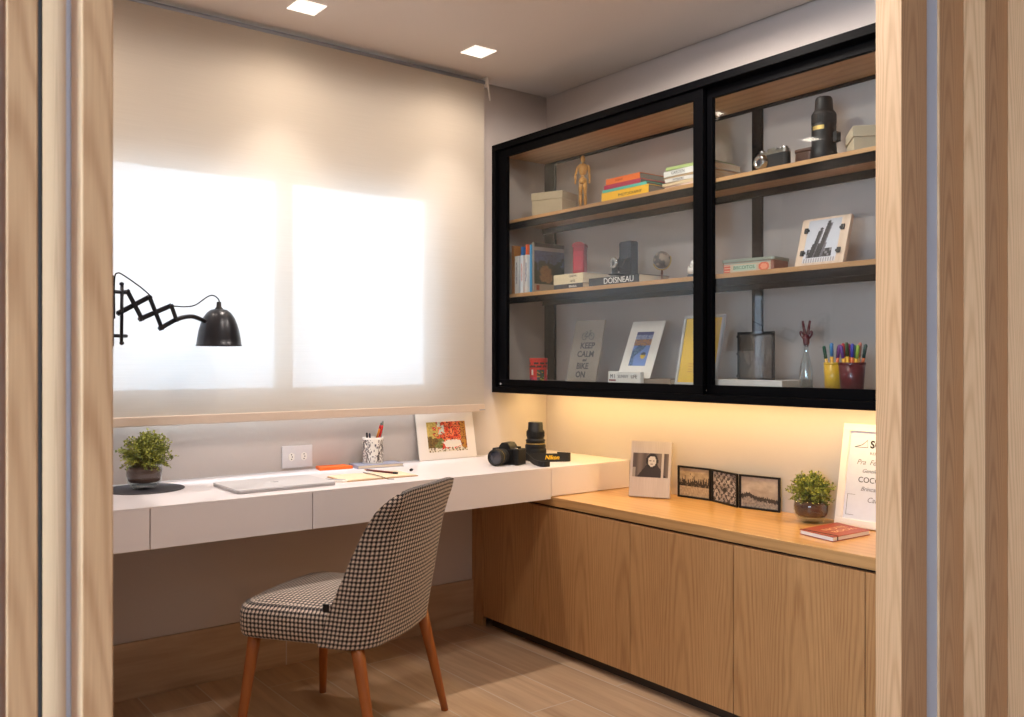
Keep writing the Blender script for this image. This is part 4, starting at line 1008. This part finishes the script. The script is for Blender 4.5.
for k, (lab, h, c, w) in enumerate((('pale pink softcover book at the bottom of the pale stack on the top shelf', .018, cy('pale pink cover', 224, 196, 180), .235), ('cream softcover with a black band in the pale stack on the top shelf', .012, cy('cream cover', 216, 196, 160), .24),
                                  ('white softcover third from the bottom of the pale stack on the top shelf', .014, cy('white cover a', 224, 218, 210), .225), ('tan softcover fourth from the bottom of the pale stack', .008, cy('tan cover', 190, 160, 124), .23),
                                  ('white softcover with a pink end under the green-striped one', .022, cy('white cover b', 228, 226, 220), .24), ('white softcover with a green stripe on top of the pale stack', .012, cy('green white cover', 170, 190, 120), .205))):
    b_ = book(lab, 2.590, 2.186 + (.004 if k % 2 else -.003), z, w, .155, h, R(3) * (k % 3 - 1), c, G2)
    if k in (0, 2, 4): st(b_, ('LIVING', '', 'INTERIORS', '', 'GARDEN')[k], h * .75, M['ink'], z=h / 2, y=-.0775, x=-.05)
    if k == 4:
        bm = B(); box(bm, -.1205, -.1185, -.070, -.02, .001, .021); obj('end_patch', bm, cy('pink patch', 214, 40, 110), b_)
    z += h + .0003

# vintage rangefinder camera
t = sthing('vintage_camera', 'small vintage camera with a chrome lens ring standing on the top shelf', 'camera', 2.545, 1.832, S1, R(-4))
bm = B(); prism(bm, rrect(.128, .034, .015), .004, .058); obj('body', bm, plain('black leatherette', rgb(30, 28, 27), .7, bump=.4, scale=600), t, .001)
bm = B(); prism(bm, rrect(.128, .034, .015), .0581, .070); prism(bm, rrect(.040, .026, .006), .070, .079); obj('top_plate', bm, M['chrome'], t, .001)
bm = B(); prism(bm, rrect(.126, .032, .014), 0, .0039); obj('bottom_plate', bm, M['chrome'], t)
rot = Matrix.Translation((-.034, -.016, .036)) @ Matrix.Rotation(PI / 2, 4, 'X')
bm = B(); lathe(bm, [(.026, 0), (.026, .008), (.023, .010), (.023, .022), (.020, .024), (.010, .022), (.0095, .018)], 32, rot, cap=False); ln_ = obj('lens_barrel', bm, M['chrome'], t)
bm = B(); lathe(bm, [(.0001, .019), (.0098, .0185)], 24, rot, cap=False); obj('lens_glass', bm, M['lens_glass'], ln_)
for x, r_, h_ in ((-.048, .010, .080), (.046, .012, .078), (.030, .005, .076)):
    bm = B(); lathe(bm, [(r_, .0702), (r_, h_), (r_ * .8, h_ + .001)], 20, Matrix.Translation((x, 0, 0))); obj('dial', bm, M['chrome'], t)
t = sthing('leather_case', 'brown leather camera case behind the vintage camera on the top shelf', 'case', 2.645, 1.775, S1, R(0))
bm = B(); prism(bm, rrect(.070, .038, .014), 0, .070); obj('body', bm, plain('brown leather', rgb(78, 48, 34), .5, bump=.3, scale=200), t, .003)
bm = B(); prism(bm, rrect(.074, .042, .015), .0702, .082); obj('flap', bm, bpy.data.materials['brown leather'], t, .003)
# big telephoto
t = sthing('telephoto_lens', 'large black telephoto lens with a gold band standing on the top shelf', 'camera lens', 2.56, 1.651, S1)
bm = B(); lathe(bm, [(.036, 0), (.041, .002), (.042, .030), (.040, .036), (.0385, .060), (.0385, .120), (.0375, .124), (.0375, .160), (.034, .166), (.029, .172), (.027, .206), (.0245, .212), (.022, .214), (.0, .212)], 48, cap=False); obj('barrel', bm, bp_, t)
bm = B()
for k in range(44):
    a = 2 * PI * k / 44; Mz = Matrix.Rotation(a, 4, 'Z'); box(bm, .0372, .0392, -.0014, .0014, .127, .157, Mz); pass
obj('grip_ring', bm, ru, t)
bm = B(); n = 10
for k in range(n):
    a0, a1 = R(-118 + 62 * k / n), R(-118 + 62 * (k + 1) / n)
    v = [bm.verts.new((.0389 * math.cos(a), .0389 * math.sin(a), zz)) for a, zz in ((a0, .104), (a1, .104), (a1, .117), (a0, .117))]; bm.faces.new(v)
obj('gold_plate', bm, M['gold'], t)
bm = B(); box(bm, .036, .050, -.008, .008, .060, .095); box(bm, .050, .054, -.012, .012, .062, .093); obj('tripod_foot', bm, bp_, t, .002)

# middle shelf, left: upright row
z = S2
wc = cy('white cover c', 224, 224, 226)
def upright(lab, y0, y1, h, c, d=.165, x0=2.487): return book(lab, x0 + d / 2, (y0 + y1) / 2, S2, y0 - y1, d, h, 0, c, 'books standing at the left end of the middle shelf', standing=True)
upright('tall brown book at the far left of the upright row on the middle shelf', 3.214, 3.192, .222, cy('brown cover', 176, 120, 70))
a1 = upright('first short white book from the left in the upright row', 3.190, 3.163, .172, wc)
upright('thin tall blue book standing between the white books', 3.161, 3.152, .214, cy('blue cover', 40, 110, 190), .15, 2.50)
a2 = upright('middle short white book in the upright row, with orange lettering', 3.150, 3.129, .172, wc)
upright('thin tall orange book standing between the white books', 3.127, 3.119, .222, cy('orange cover b', 232, 96, 36), .15, 2.50)
a3 = upright('short white book at the right of the upright row, beside the landscape cover', 3.117, 3.100, .172, wc)
upright('thin tall light blue book beside the landscape-covered book', 3.098, 3.090, .218, cy('light blue cover', 60, 160, 220), .15, 2.50)
vr = (PI / 2, PI / 2, 0)
for a_, s_, m_ in ((a1, 'HISTORIA', cy('blue ink', 60, 80, 130)), (a2, 'VIAGEM', cy('orange ink', 214, 90, 40)), (a3, 'MUNDO', cy('blue ink b', 60, 90, 160))): text('spine_lettering', s_, .014, m_, a_, (0, -.0828, .095), rot=(PI / 2, -PI / 2, 0), sx=1.6)
def landscape(u, v):
    a = nz3(u * 5, v * 6, 9); b = nz3(u * 16, v * 18, 3)
    if v > .93: return rgb(58, 52, 52)
    if v > .84: return rgb(156, 148, 150)
    if v < .17: return rgb(158, 146, 130) if ((u - .12) ** 2 + (v - .10) ** 2) > .003 else rgb(140, 60, 36)
    if v + (a - .5) * .3 > .62: return mixc(rgb(96, 106, 140), rgb(50, 56, 84), b)
    d = ((u - .38) / .24) ** 2 + ((v - .38) / .2) ** 2 + (a - .5)
    return mixc(rgb(150, 116, 72), rgb(110, 70, 50), b) if d < .8 else mixc(rgb(40, 52, 30), rgb(26, 26, 24), b)
t = book('large book with a dark landscape photo on its cover, facing right on the middle shelf', 2.595, 3.080, S2, .014, .180, .226, 0, cy('grey cover', 140, 132, 126), None, standing=True)
picture('cover_print', .176, .222, 30, 40, landscape, M['paint'], t, loc=(.0073, 0, .002), rot=(0, 0, PI / 2))
# lying cream books with red tin on them
z = S2
for lab, h, c, w in (('dark-spined book with white lettering at the bottom of the cream stack', .024, cy('dark spine', 54, 54, 60), .186), ('cream book in the middle of the small stack under the red tin', .020, cy('cream a', 222, 208, 176), .190), ('cream book on top of the small stack, under the red tin', .022, cy('cream b', 226, 212, 180), .190)):
    b_ = book(lab, 2.590, 2.846, z, w, .165, h, 0, c, 'cream books lying on the middle shelf', pages=M['pages'])
    st(b_, 'BRASSAI' if h == .024 else ('ARTE' if h == .020 else 'CINEMA'), .013, M['paper'] if h == .024 else M['ink'], z=h / 2, y=-.0825, x=.03)
    z += h + .0003
t = sthing('red_tin', 'tall dark red tin with a rounded lid standing on the cream books', 'tin', 2.575, 2.845, z, R(32))
redt = plain('dark red enamel', rgb(150, 26, 44), .35)
bm = B(); prism(bm, rrect(.052, .052, .007), 0, .118); obj('body', bm, redt, t, .001)
bm = B(); prism(bm, [(-.028, .1182), (.028, .1182), (.028, .124)] + [(.028 * math.cos(a), .124 + .016 * math.sin(a)) for a in (R(x) for x in range(10, 180, 10))] + [(-.028, .124)], -.028, .028, Matrix.Rotation(PI / 2, 4, 'X')); obj('lid', bm, redt, t, .001)
bm = B(); box(bm, -.020, .020, -.0275, -.0262, .020, .100); obj('panel', bm, plain('lighter red panel', rgb(176, 44, 60), .4), t)
for k in range(3):
    bm = B(); box(bm, -.0205, .0205, -.0282, -.0274, .038 + k * .021, .0395 + k * .021); obj('glazing_bar', bm, redt, t)
# black monograph
bk_ = book('thick black book with large white spine lettering under the folding camera', 2.580, 2.556, S2, .285, .175, .034, 0, cy('black cover', 30, 30, 34), None)
st(bk_, 'DOISNEAU', .033, M['paper'], z=.017, y=-.0875, sx=1.05, x=.030)
# folding bellows camera
t = sthing('folding_camera', 'antique folding bellows camera standing on the thick black book', 'camera', 2.590, 2.566, S2 + .0343, R(-4))
lea = plain('black grained leather', rgb(34, 34, 40), .55, bump=.4, scale=500)
bm = B(); prism(bm, rrect(.076, .148, .010, cx=0, cy=.074), -.018, .018, Matrix.Rotation(PI / 2, 4, 'X')); obj('body', bm, lea, t, .002)
bm = B(); box(bm, -.030, .030, -.082, -.0185, .010, .0135); obj('bed', bm, lea, t, .001)
bm = B(); n = 8
for k in range(n):
    y0 = -.019 - k * .0065; r0 = .030 - k * .0022; box(bm, -r0, r0, y0 - .0045, y0, .052 - r0 * .9, .052 + r0 * .9)
    r1 = r0 - .004; box(bm, -r1, r1, y0 - .0066, y0 - .0044, .052 - r1 * .9, .052 + r1 * .9)
obj('bellows', bm, ru, t)
bm = B(); box(bm, -.016, .016, -.076, -.0715, .0137, .072); obj('lens_standard', bm, bp_, t, .001)
rot = Matrix.Translation((0, -.076, .056)) @ Matrix.Rotation(PI / 2, 4, 'X')
bm = B(); lathe(bm, [(.023, 0), (.023, .005), (.020, .009), (.011, .010), (.010, .007)], 28, rot, cap=False); l_ = obj('shutter_ring', bm, M['chrome'], t)
bm = B(); lathe(bm, [(.0001, .0075), (.0092, .007)], 20, rot, cap=False); obj('lens_glass', bm, M['lens_glass'], l_)
bm = B(); tube(bm, [(-.028, -.020, .095), (-.016, -.072, .018)], .0014, 6); tube(bm, [(.028, -.020, .095), (.016, -.072, .018)], .0014, 6); obj('strut', bm, M['chrome'], t)
# globe
t = sthing('small_globe', 'tiny grey-brown globe on a stand on the middle shelf', 'globe', 2.57, 2.365, S2, .3)
def gl_mat():
    m, nt, b = new_mat('antique globe map'); tc = N(nt, 'ShaderNodeTexCoord'); no = N(nt, 'ShaderNodeTexNoise'); no.inputs['Scale'].default_value = 42; no.inputs['Detail'].default_value = 3
    nt.links.new(tc.outputs['Object'], no.inputs['Vector']); cr = N(nt, 'ShaderNodeValToRGB'); cr.color_ramp.elements[0].position = .47; cr.color_ramp.elements[0].color = rgb(84, 78, 76); cr.color_ramp.elements[1].position = .53; cr.color_ramp.elements[1].color = rgb(134, 120, 106)
    nt.links.new(no.outputs['Fac'], cr.inputs[0]); nt.links.new(cr.outputs[0], b.inputs['Base Color']); b.inputs['Roughness'].default_value = .75; return m
bm = B(); ell(bm, (0, 0, 0), (.034, .034, .034), seg=32); obj('sphere', bm, gl_mat(), t, loc=(0, 0, .088), rot=(0, R(20), 0), smooth=True)
bm = B(); tube(bm, [(.0385 * math.cos(a) , 0, .088 + .0385 * math.sin(a)) for a in (R(x) for x in range(-160, 21, 12))], .0022, 8); obj('meridian_arm', bm, M['gold'], t)
bm = B(); lathe(bm, [(.024, 0), (.024, .003), (.012, .006), (.004, .010), (.003, .030), (.005, .034), (.003, .048)], 24); obj('stand', bm, plain('dark bronze', rgb(86, 52, 40), .4, metal=.4), t)
# white figurine
t = sthing('white_figurine', 'small white bird-like figurine on a dark foot at the left of the centre stile', 'figurine', 2.56, 2.207, S2, R(-30))
wp = plain('glazed white', rgb(232, 228, 222), .25)
bm = B(); ell(bm, (0, 0, .034), (.024, .015, .018)); ell(bm, (.017, 0, .058), (.011, .010, .012)); tube(bm, [(.008, 0, .042), (.016, 0, .055)], [.012, .009], 12); obj('body', bm, wp, t, smooth=True)
bm = B(); tube(bm, [(-.022, 0, .036), (-.034, 0, .052)], [.006, .002], 8); obj('tail', bm, wp, t)
bm = B(); ell(bm, (.009, -.008, .062), (.0025, .002, .0025)); obj('eye', bm, M['ink'], t)
bm = B(); lathe(bm, [(.020, 0), (.020, .008), (.014, .018)], 20); obj('foot', bm, plain('dark slate', rgb(60, 66, 76), .5), t)

# right: printed tin and clip frame
def tinart(u, v):
    if v > .9 or v < .06: return rgb(150, 160, 150)
    if u < .13: return rgb(196, 84, 60) if (v * 4) % 1 > .25 else rgb(220, 190, 160)
    if ((u - .86) / .11) ** 2 + ((v - .5) / .42) ** 2 < 1: return rgb(206, 104, 76) if ((u - .86) / .07) ** 2 + ((v - .5) / .26) ** 2 > 1 else rgb(226, 150, 120)
    if .2 < u < .70 and .25 < v < .78: return rgb(176, 196, 176)
    return rgb(196, 176, 152)
t = sthing('printed_tin', 'low vintage printed tin in pale green and orange on the middle shelf', 'tin', 2.590, 1.942, S2, R(7))
tb = plain('tin edge paint', rgb(150, 96, 76), .4)
bm = B(); prism(bm, rrect(.200, .110, .010), 0, .042); obj('body', bm, tb, t, .0008)
bm = B(); prism(bm, rrect(.206, .116, .012), .0421, .053); obj('lid', bm, plain('tin lid', rgb(150, 158, 146), .35, metal=.3), t, .001)
picture('printed_front', .180, .038, 60, 16, tinart, M['paint_gloss'], t, loc=(0, -.0562, .002))
text('tin_lettering', 'BISCOITOS', .017, plain('green ink', rgb(74, 104, 84), .5), t, (-.012, -.0566, .022))
lb = wood('light board', rgb(222, 196, 172), rgb(186, 156, 130), 'X', 'Z', .5, cath=False, K=200, amp=.3)
def rider(u, v):
    if v < .10: return rgb(150, 146, 150) if int(u * 27) % 2 else rgb(206, 202, 204)
    for x0, top, w in ((.64, .93, .10), (.44, .78, .085)):
        x = x0 - (.80 - v) * .28
        if (u - x0) ** 2 / .0026 + (v - top) ** 2 / .0012 < 1: return rgb(52, 46, 48)
        if .12 < v < top - .03 and abs(u - x) < w * (1.25 if v < .45 else .85): return rgb(34, 31, 34) if (u - x) < w * .5 else rgb(96, 92, 98)
    if .12 < v < .32 and .10 < u < .86: return rgb(40, 36, 38) if (int(u * 14) + int(v * 16)) % 3 else rgb(120, 116, 120)
    return mixc(rgb(206, 208, 216), rgb(176, 176, 184), v)
t = sthing('clip_photo_board', 'leaning wooden board with a clipped black and white photo on the middle shelf', 'picture', 2.528, 1.652, S2, 0)
A_ = math.atan2(.052, .16)
o_ = lean(t, 'board', .176, .168, .016, lb, A_)
picture('photo_print', .120, .150, 54, 70, rider, M['paint'], o_, loc=(-.002, -.0008, .010))
for x in (-.066, .066):
    for z_ in (.045, .125):
        bm = B(); box(bm, -.0065, .0065, -.005, 0, -.009, .009); box(bm, (-.012 if x > 0 else .0065), (-.0065 if x > 0 else .012), -.003, -.001, -.004, .004); obj('clip', bm, bp_, o_, .001, loc=(x, -.0004, z_))

# bottom shelf
def canart(u, v):
    n = random.Random(int(u * 36) * 31 + int(v * 20) * 7).random()
    if v > .86: return rgb(196, 40, 34)
    if .72 < v <= .80: return rgb(40, 20, 20) if n > .3 else rgb(200, 40, 36)
    if .60 < v <= .68: return rgb(60, 22, 20) if n > .4 else rgb(200, 40, 36)
    k = (u * 3) % 1
    if .22 < k < .36 and .28 < v < .52: return rgb(230, 226, 220)
    if k > .55 and v < .5: return (rgb(40, 90, 60), rgb(70, 60, 110), rgb(190, 150, 60), rgb(60, 40, 40))[int(n * 4)]
    if v < .18: return rgb(214, 40, 80) if n > .3 else rgb(60, 60, 110)
    return rgb(206, 34, 32)
t = sthing('red_mug', 'bright red printed mug at the left end of the bottom shelf', 'mug', 2.530, 3.072, S3, 2.1)
painted_lathe('body', .040, .041, .104, canart, M['paint_gloss'], t, 72, 22)
bm = B(); tube(bm, catmull([(.039, 0, .085), (.060, 0, .084), (.067, 0, .055), (.058, 0, .026), (.039, 0, .022)], 6), .0048, 10); obj('handle', bm, plain('red glaze', rgb(196, 34, 32), .25), t)
kr = plain('grey kraft board', rgb(138, 126, 114), .8, var=.05, scale=300)
t = sthing('lettering_board', 'grey kraft board with black lettering and a bicycle crown, leaning on the bottom shelf', 'sign', 2.525, 2.787, S3)
A_ = math.atan2(.060, .27)
bd = lean(t, 'board', .186, .270, .004, kr, A_)
def kl(s_, x, z_, size, sx=1.0): text('board_lettering', s_, size, M['ink'], bd, (x, -.0003, z_), ext=.0002, sx=sx, bold=.0009)
kl('KEEP', .008, .158, .036, 1.15); kl('CALM', .004, .121, .036, 1.1); kl('and', .004, .096, .016); kl('BIKE', -.004, .069, .036, 1.05); kl('ON', -.008, .032, .036, 1.05)
bm = B()
for x in (-.020, .024):
    tube(bm, [(x + .015 * math.cos(a), -.0008, .200 + .015 * math.sin(a)) for a in (R(15 * k) for k in range(25))], .0011, 5, False)
tube(bm, [(-.020, -.0008, .200), (-.006, -.0008, .214), (.012, -.0008, .214), (.002, -.0008, .198), (-.020, -.0008, .200)], .0011, 5); tube(bm, [(.024, -.0008, .200), (.012, -.0008, .214), (.010, -.0008, .224), (.018, -.0008, .226)], .0011, 5); tube(bm, [(-.006, -.0008, .214), (-.008, -.0008, .222), (-.014, -.0008, .222)], .0011, 5)
obj('drawn_bicycle', bm, M['ink'], bd)
def poster(u, v):
    n = random.Random(int(u * 34) * 57 + int(v * 50) * 3).random()
    if v > .90: return rgb(50, 60, 120)
    if v > .78: return rgb(150, 160, 190) if n > .4 else rgb(70, 90, 150)
    if v > .60: return rgb(176, 120, 60) if n > .4 else rgb(80, 70, 90)
    if ((u - .72) / .15) ** 2 + ((v - .30) / .10) ** 2 < 1: return rgb(214, 180, 50) if v < .32 else rgb(36, 40, 60)
    if abs(v - (.30 + .5 * u)) < .13 and u < .75: return rgb(36, 70, 120) if n > .3 else rgb(90, 130, 160)
    if u < .25 and v < .40 and n > .35: return rgb(40, 84, 120)
    return rgb(110, 140, 205)
fb = book('flat grey-tan book lying under the white-matted poster on the bottom shelf', 2.60, 2.405, S3, .26, .16, .022, 0, cy('tan grey cover', 150, 132, 116), None)
t = sthing('matted_poster', 'small blue poster in a wide white mat, leaning on the bottom shelf', 'picture', 2.548, 2.500, S3 + .0223)
A_ = math.atan2(.095, .232)
o_ = lean(t, 'mat', .180, .248, .0035, M['paper'], A_)
picture('poster_print', .092, .148, 34, 54, poster, M['paint'], o_, loc=(0, -.0008, .052))
t = sthing('letter_block', 'narrow white block with small black lettering in front of the matted poster', 'sign', 2.492, 2.486, S3)
bm = B(); box(bm, -.088, .090, -.010, .010, 0, .050); obj('block', bm, M['paper'], t, .0015)
text('block_lettering', 'M I', .022, M['ink'], t, (-.062, -.0103, .030)); text('block_lettering', 'SUNNY', .018, M['grey_ink'], t, (-.004, -.0103, .030)); text('block_lettering', 'LIFE', .020, M['ink'], t, (.056, -.0103, .030))
bm = B(); box(bm, -.082, -.044, -.0104, -.0101, .012, .018); obj('red_mark', bm, plain('brick red', rgb(150, 60, 50), .6), t)
# yellow framed picture
t = sthing('yellow_picture', 'yellow picture in a thin silver-white frame leaning behind the centre stile', 'picture frame', 2.515, 2.158, S3)
A_ = math.atan2(.060, .262); W_, H_ = .190, .266
bm = B(); b0 = .010
for x0, x1, z0, z1 in ((-W_ / 2, W_ / 2, 0, b0), (-W_ / 2, W_ / 2, H_ - b0, H_), (-W_ / 2, -W_ / 2 + b0, b0, H_ - b0), (W_ / 2 - b0, W_ / 2, b0, H_ - b0)): box(bm, x0, x1, 0, .012, z0, z1)
fr = obj('frame', bm, plain('silver white frame', rgb(190, 188, 186), .4), t, .001, loc=(0, 0, .012 * math.sin(A_) + .0004), rot=(-A_, 0, 0))
bm = B(); box(bm, -W_ / 2 + b0, W_ / 2 - b0, .005, .010, b0, H_ - b0); ysh = obj('yellow_sheet', bm, plain('yellow sheet', rgb(232, 190, 62), .6), fr)
bm = B()
for k in range(4): box(bm, -.045, .045 - .012 * (k % 2), .0046, .0049, .050 + .010 * k, .0525 + .010 * k)
obj('printed_lines', bm, plain('ochre ink', rgb(206, 150, 70), .6), ysh)
# white book with glass photo
wb = book('large flat white book lying under the glass hand photo on the bottom shelf', 2.575, 1.910, S3, .300, .170, .027, 0, cy('white cover d', 222, 214, 206), None)
t = sthing('glass_photo_frame', 'dark see-through glass frame with a hand print standing on the flat white book', 'photo frame', 2.532, 1.900, S3 + .0273, 0)
bm = B(); W_, H_ = .150, .166; b0 = .006
for x0, x1, z0, z1 in ((-W_ / 2, W_ / 2, 0, b0), (-W_ / 2, W_ / 2, H_ - b0 * 1.4, H_), (-W_ / 2, -W_ / 2 + b0, b0, H_ - b0), (W_ / 2 - b0 * 1.3, W_ / 2, b0, H_ - b0)): box(bm, x0, x1, 0, .010, z0, z1)
obj('frame', bm, bp_, t, .001)
bm = B(); box(bm, -W_ / 2 + b0, W_ / 2 - b0 * 1.3, .004, .0055, b0, H_ - b0 * 1.4); obj('smoked_glass', bm, mixmat('smoked film', rgb(70, 62, 55), .35), t)
bm = B(); film = mixmat('exposed film', rgb(112, 100, 88), .3)
def finger(x0, z0, x1, z1, r):
    d = Vector((x1 - x0, 0, z1 - z0)).normalized(); n_2 = Vector((-d.z, 0, d.x)); pts = []
    for p, a0 in ((Vector((x0, .0034, z0)), 180), (Vector((x1, .0034, z1)), 0)):
        for k in range(7):
            a = R(a0 - 90 + 30 * k); pts.append(p + d * (math.cos(a) * r) + n_2 * (math.sin(a) * r))
    vs = [bm.verts.new(p) for p in pts]; bm.faces.new(vs)
for a in ((-.030, .060, -.042, .100, .0085), (-.012, .070, -.014, .140, .008), (.008, .072, .012, .148, .008), (.026, .066, .036, .136, .0075), (.040, .050, .058, .098, .0065), (-.006, .022, .018, .055, .026)): finger(*a)
obj('hand_print', bm, film, t)
bm = B()
for z_ in (.012, .090, .150): box(bm, -W_ / 2 - .004, -W_ / 2 + .001, .001, .008, z_ - .004, z_ + .004)
obj('hinge', bm, bp_, t)
# bottle with hand stopper
t = sthing('glass_bottle', 'small clear glass bottle with a dark red hand-shaped stopper on the bottom shelf', 'bottle', 2.560, 1.716, S3)
pr_ = [(.019, 0), (.022, .003), (.0225, .050), (.020, .075), (.012, .105), (.008, .120), (.0075, .140), (.009, .142), (.009, .147)]
bm = B(); lathe(bm, pr_ + [(r - .002, z_) for r, z_ in pr_[::-1][:-1]] + [(.017, .004)], 32); obj('bottle', bm, glass_mat('bottle glass', (.90, .93, .94, 1), boost=2.4), t)
bm = B(); lathe(bm, [(.016, .0045), (.0198, .006), (.0202, .030), (.001, .0302)], 24); obj('water', bm, M['water'], t)
mr_ = plain('dark red resin', rgb(92, 22, 32), .4)
bm = B(); tube(bm, [(0, 0, .140), (0, 0, .150), (0, 0, .166), (0, 0, .180)], [.006, .010, .011, .009], 14)
for s in (-1, 1):
    tube(bm, [(s * .004, 0, .178), (s * .009, 0, .200), (s * .013, 0, .222)], [.0052, .0046, .004], 10); ell(bm, (s * .013, 0, .222), (.0042, .0042, .0042))
    tube(bm, catmull([(s * .008, 0, .180), (s * .020, -.001, .190), (s * .021, -.001, .180), (s * .009, 0, .164)], 5), .0032, 8)
obj('stopper', bm, mr_, t)
# marker cups
ycup = (2.552, 1.612, S3); rcup = (2.520, 1.527, S3)
t = sthing('marker_cup', 'yellow marker cup behind the dark red one on the bottom shelf', 'cup', *ycup)
def cupmesh(parent, r0, r1, h, mat):
    bm = B(); lathe(bm, [(r0, 0), (r1, h), (r1 - .002, h), (r0 - .002, .003)], 36); obj('cup', bm, mat, parent)
cupmesh(t, .026, .029, .088, plain('yellow plastic', rgb(222, 172, 40), .3)); 
bm = B(); lathe(bm, [(.0292, .080), (.0298, .081), (.0298, .087), (.0292, .088)], 36, cap=False); obj('rim', bm, bpy.data.materials['yellow plastic'], t)
t = sthing('marker_cup', 'dark red marker cup at the right end of the bottom shelf', 'cup', *rcup)
cupmesh(t, .034, .040, .088, plain('dark red plastic', rgb(96, 26, 34), .3))
bm = B(); lathe(bm, [(.0402, .080), (.0408, .081), (.0408, .087), (.0402, .088)], 36, cap=False); obj('rim', bm, bpy.data.materials['dark red plastic'], t)
yb_ = plain('yellow barrel', rgb(236, 176, 50), .4); ob_ = plain('orange barrel', rgb(226, 110, 50), .4)
cols = [('dark green', (30, 84, 62)), ('light green', (90, 160, 70)), ('sky blue', (60, 130, 190)), ('black', (34, 24, 34)), ('purple', (112, 44, 120)), ('red', (196, 40, 50)), ('violet', (96, 44, 130)), ('magenta', (170, 40, 110)), ('olive', (60, 76, 36)), ('turquoise', (60, 150, 150)), ('royal blue', (60, 60, 170)), ('salmon', (214, 130, 110)), ('lime', (150, 180, 60)), ('pine green', (20, 70, 66))]
def wv(dx, dy): return (dy, -dx)   # local (right, in) to world xy
for k, (nm, c) in enumerate(cols):
    m = plain(nm + ' marker cap', rgb(*c), .35)
    if k < 5:
        f_ = (k - 2) / 2; a, b_ = wv(f_ * .006, .004 * ((k % 2) * 2 - 1)), wv(f_ * .022, .008 * ((k % 2) * 2 - 1)); base, cn = ycup, 'yellow'
    else:
        f_ = (k - 9) / 4; a, b_ = wv(f_ * .014, .008 * ((k % 2) * 2 - 1)), wv(f_ * .032, .012 * ((k % 2) * 2 - 1)); base, cn = rcup, 'dark red'
    stick('marker', nm + '-capped felt marker standing in the ' + cn + ' cup', 'marker', base, a, b_, .138 + .004 * (k % 3), .0050, (yb_, ob_, yb_)[k % 3], 'felt markers in the shelf cups', cap=m)

# ------------------------------------------------------------------ daylight
wd = bpy.data.worlds.new('daylight'); S.world = wd; wd.use_nodes = True
bg = wd.node_tree.nodes['Background']; bg.inputs['Color'].default_value = (0.62, 0.79, 1.0, 1); bg.inputs['Strength'].default_value = 16.5
pl = bpy.data.lights.new('window_portal', 'AREA'); pl.shape = 'RECTANGLE'; pl.size = WX1 - WX0; pl.size_y = WZ1 - WZ0; pl.cycles.is_portal = True
po = bpy.data.objects.new('window_portal', pl); COL.objects.link(po); po.location = ((WX0 + WX1) / 2, YW + .034, (WZ0 + WZ1) / 2); po.rotation_euler = (-PI / 2, 0, 0)
pl2 = bpy.data.lights.new('added_window_portal', 'AREA'); pl2.shape = 'RECTANGLE'; pl2.size = 1.6; pl2.size_y = 1.75; pl2.cycles.is_portal = True
po2 = bpy.data.objects.new('added_window_portal', pl2); COL.objects.link(po2); po2.location = (HX0 - .105, 0, 1.375); po2.rotation_euler = (PI / 2, 0, -PI / 2)  # sky light for the added hall window
# added hall lamps, unseen and without fixtures, to light posts and room
for x, y, e in ((-0.4, -1.2, 30), (1.6, -1.2, 30)):
    spot(x, y, e, 160, 1.0, 0.06, (1.0, 0.93, 0.88))

S.view_settings.view_transform = 'Standard'; S.view_settings.look = 'None'; S.view_settings.gamma = 1.0
S.view_settings.use_curve_mapping = False; S.view_settings.exposure = 0.25
S.cycles.use_denoising = True
S.cycles.max_bounces = 10; S.cycles.diffuse_bounces = 6; S.cycles.transparent_max_bounces = 16
S.cycles.sample_clamp_indirect = 12.0; S.cycles.caustics_reflective = False; S.cycles.caustics_refractive = False
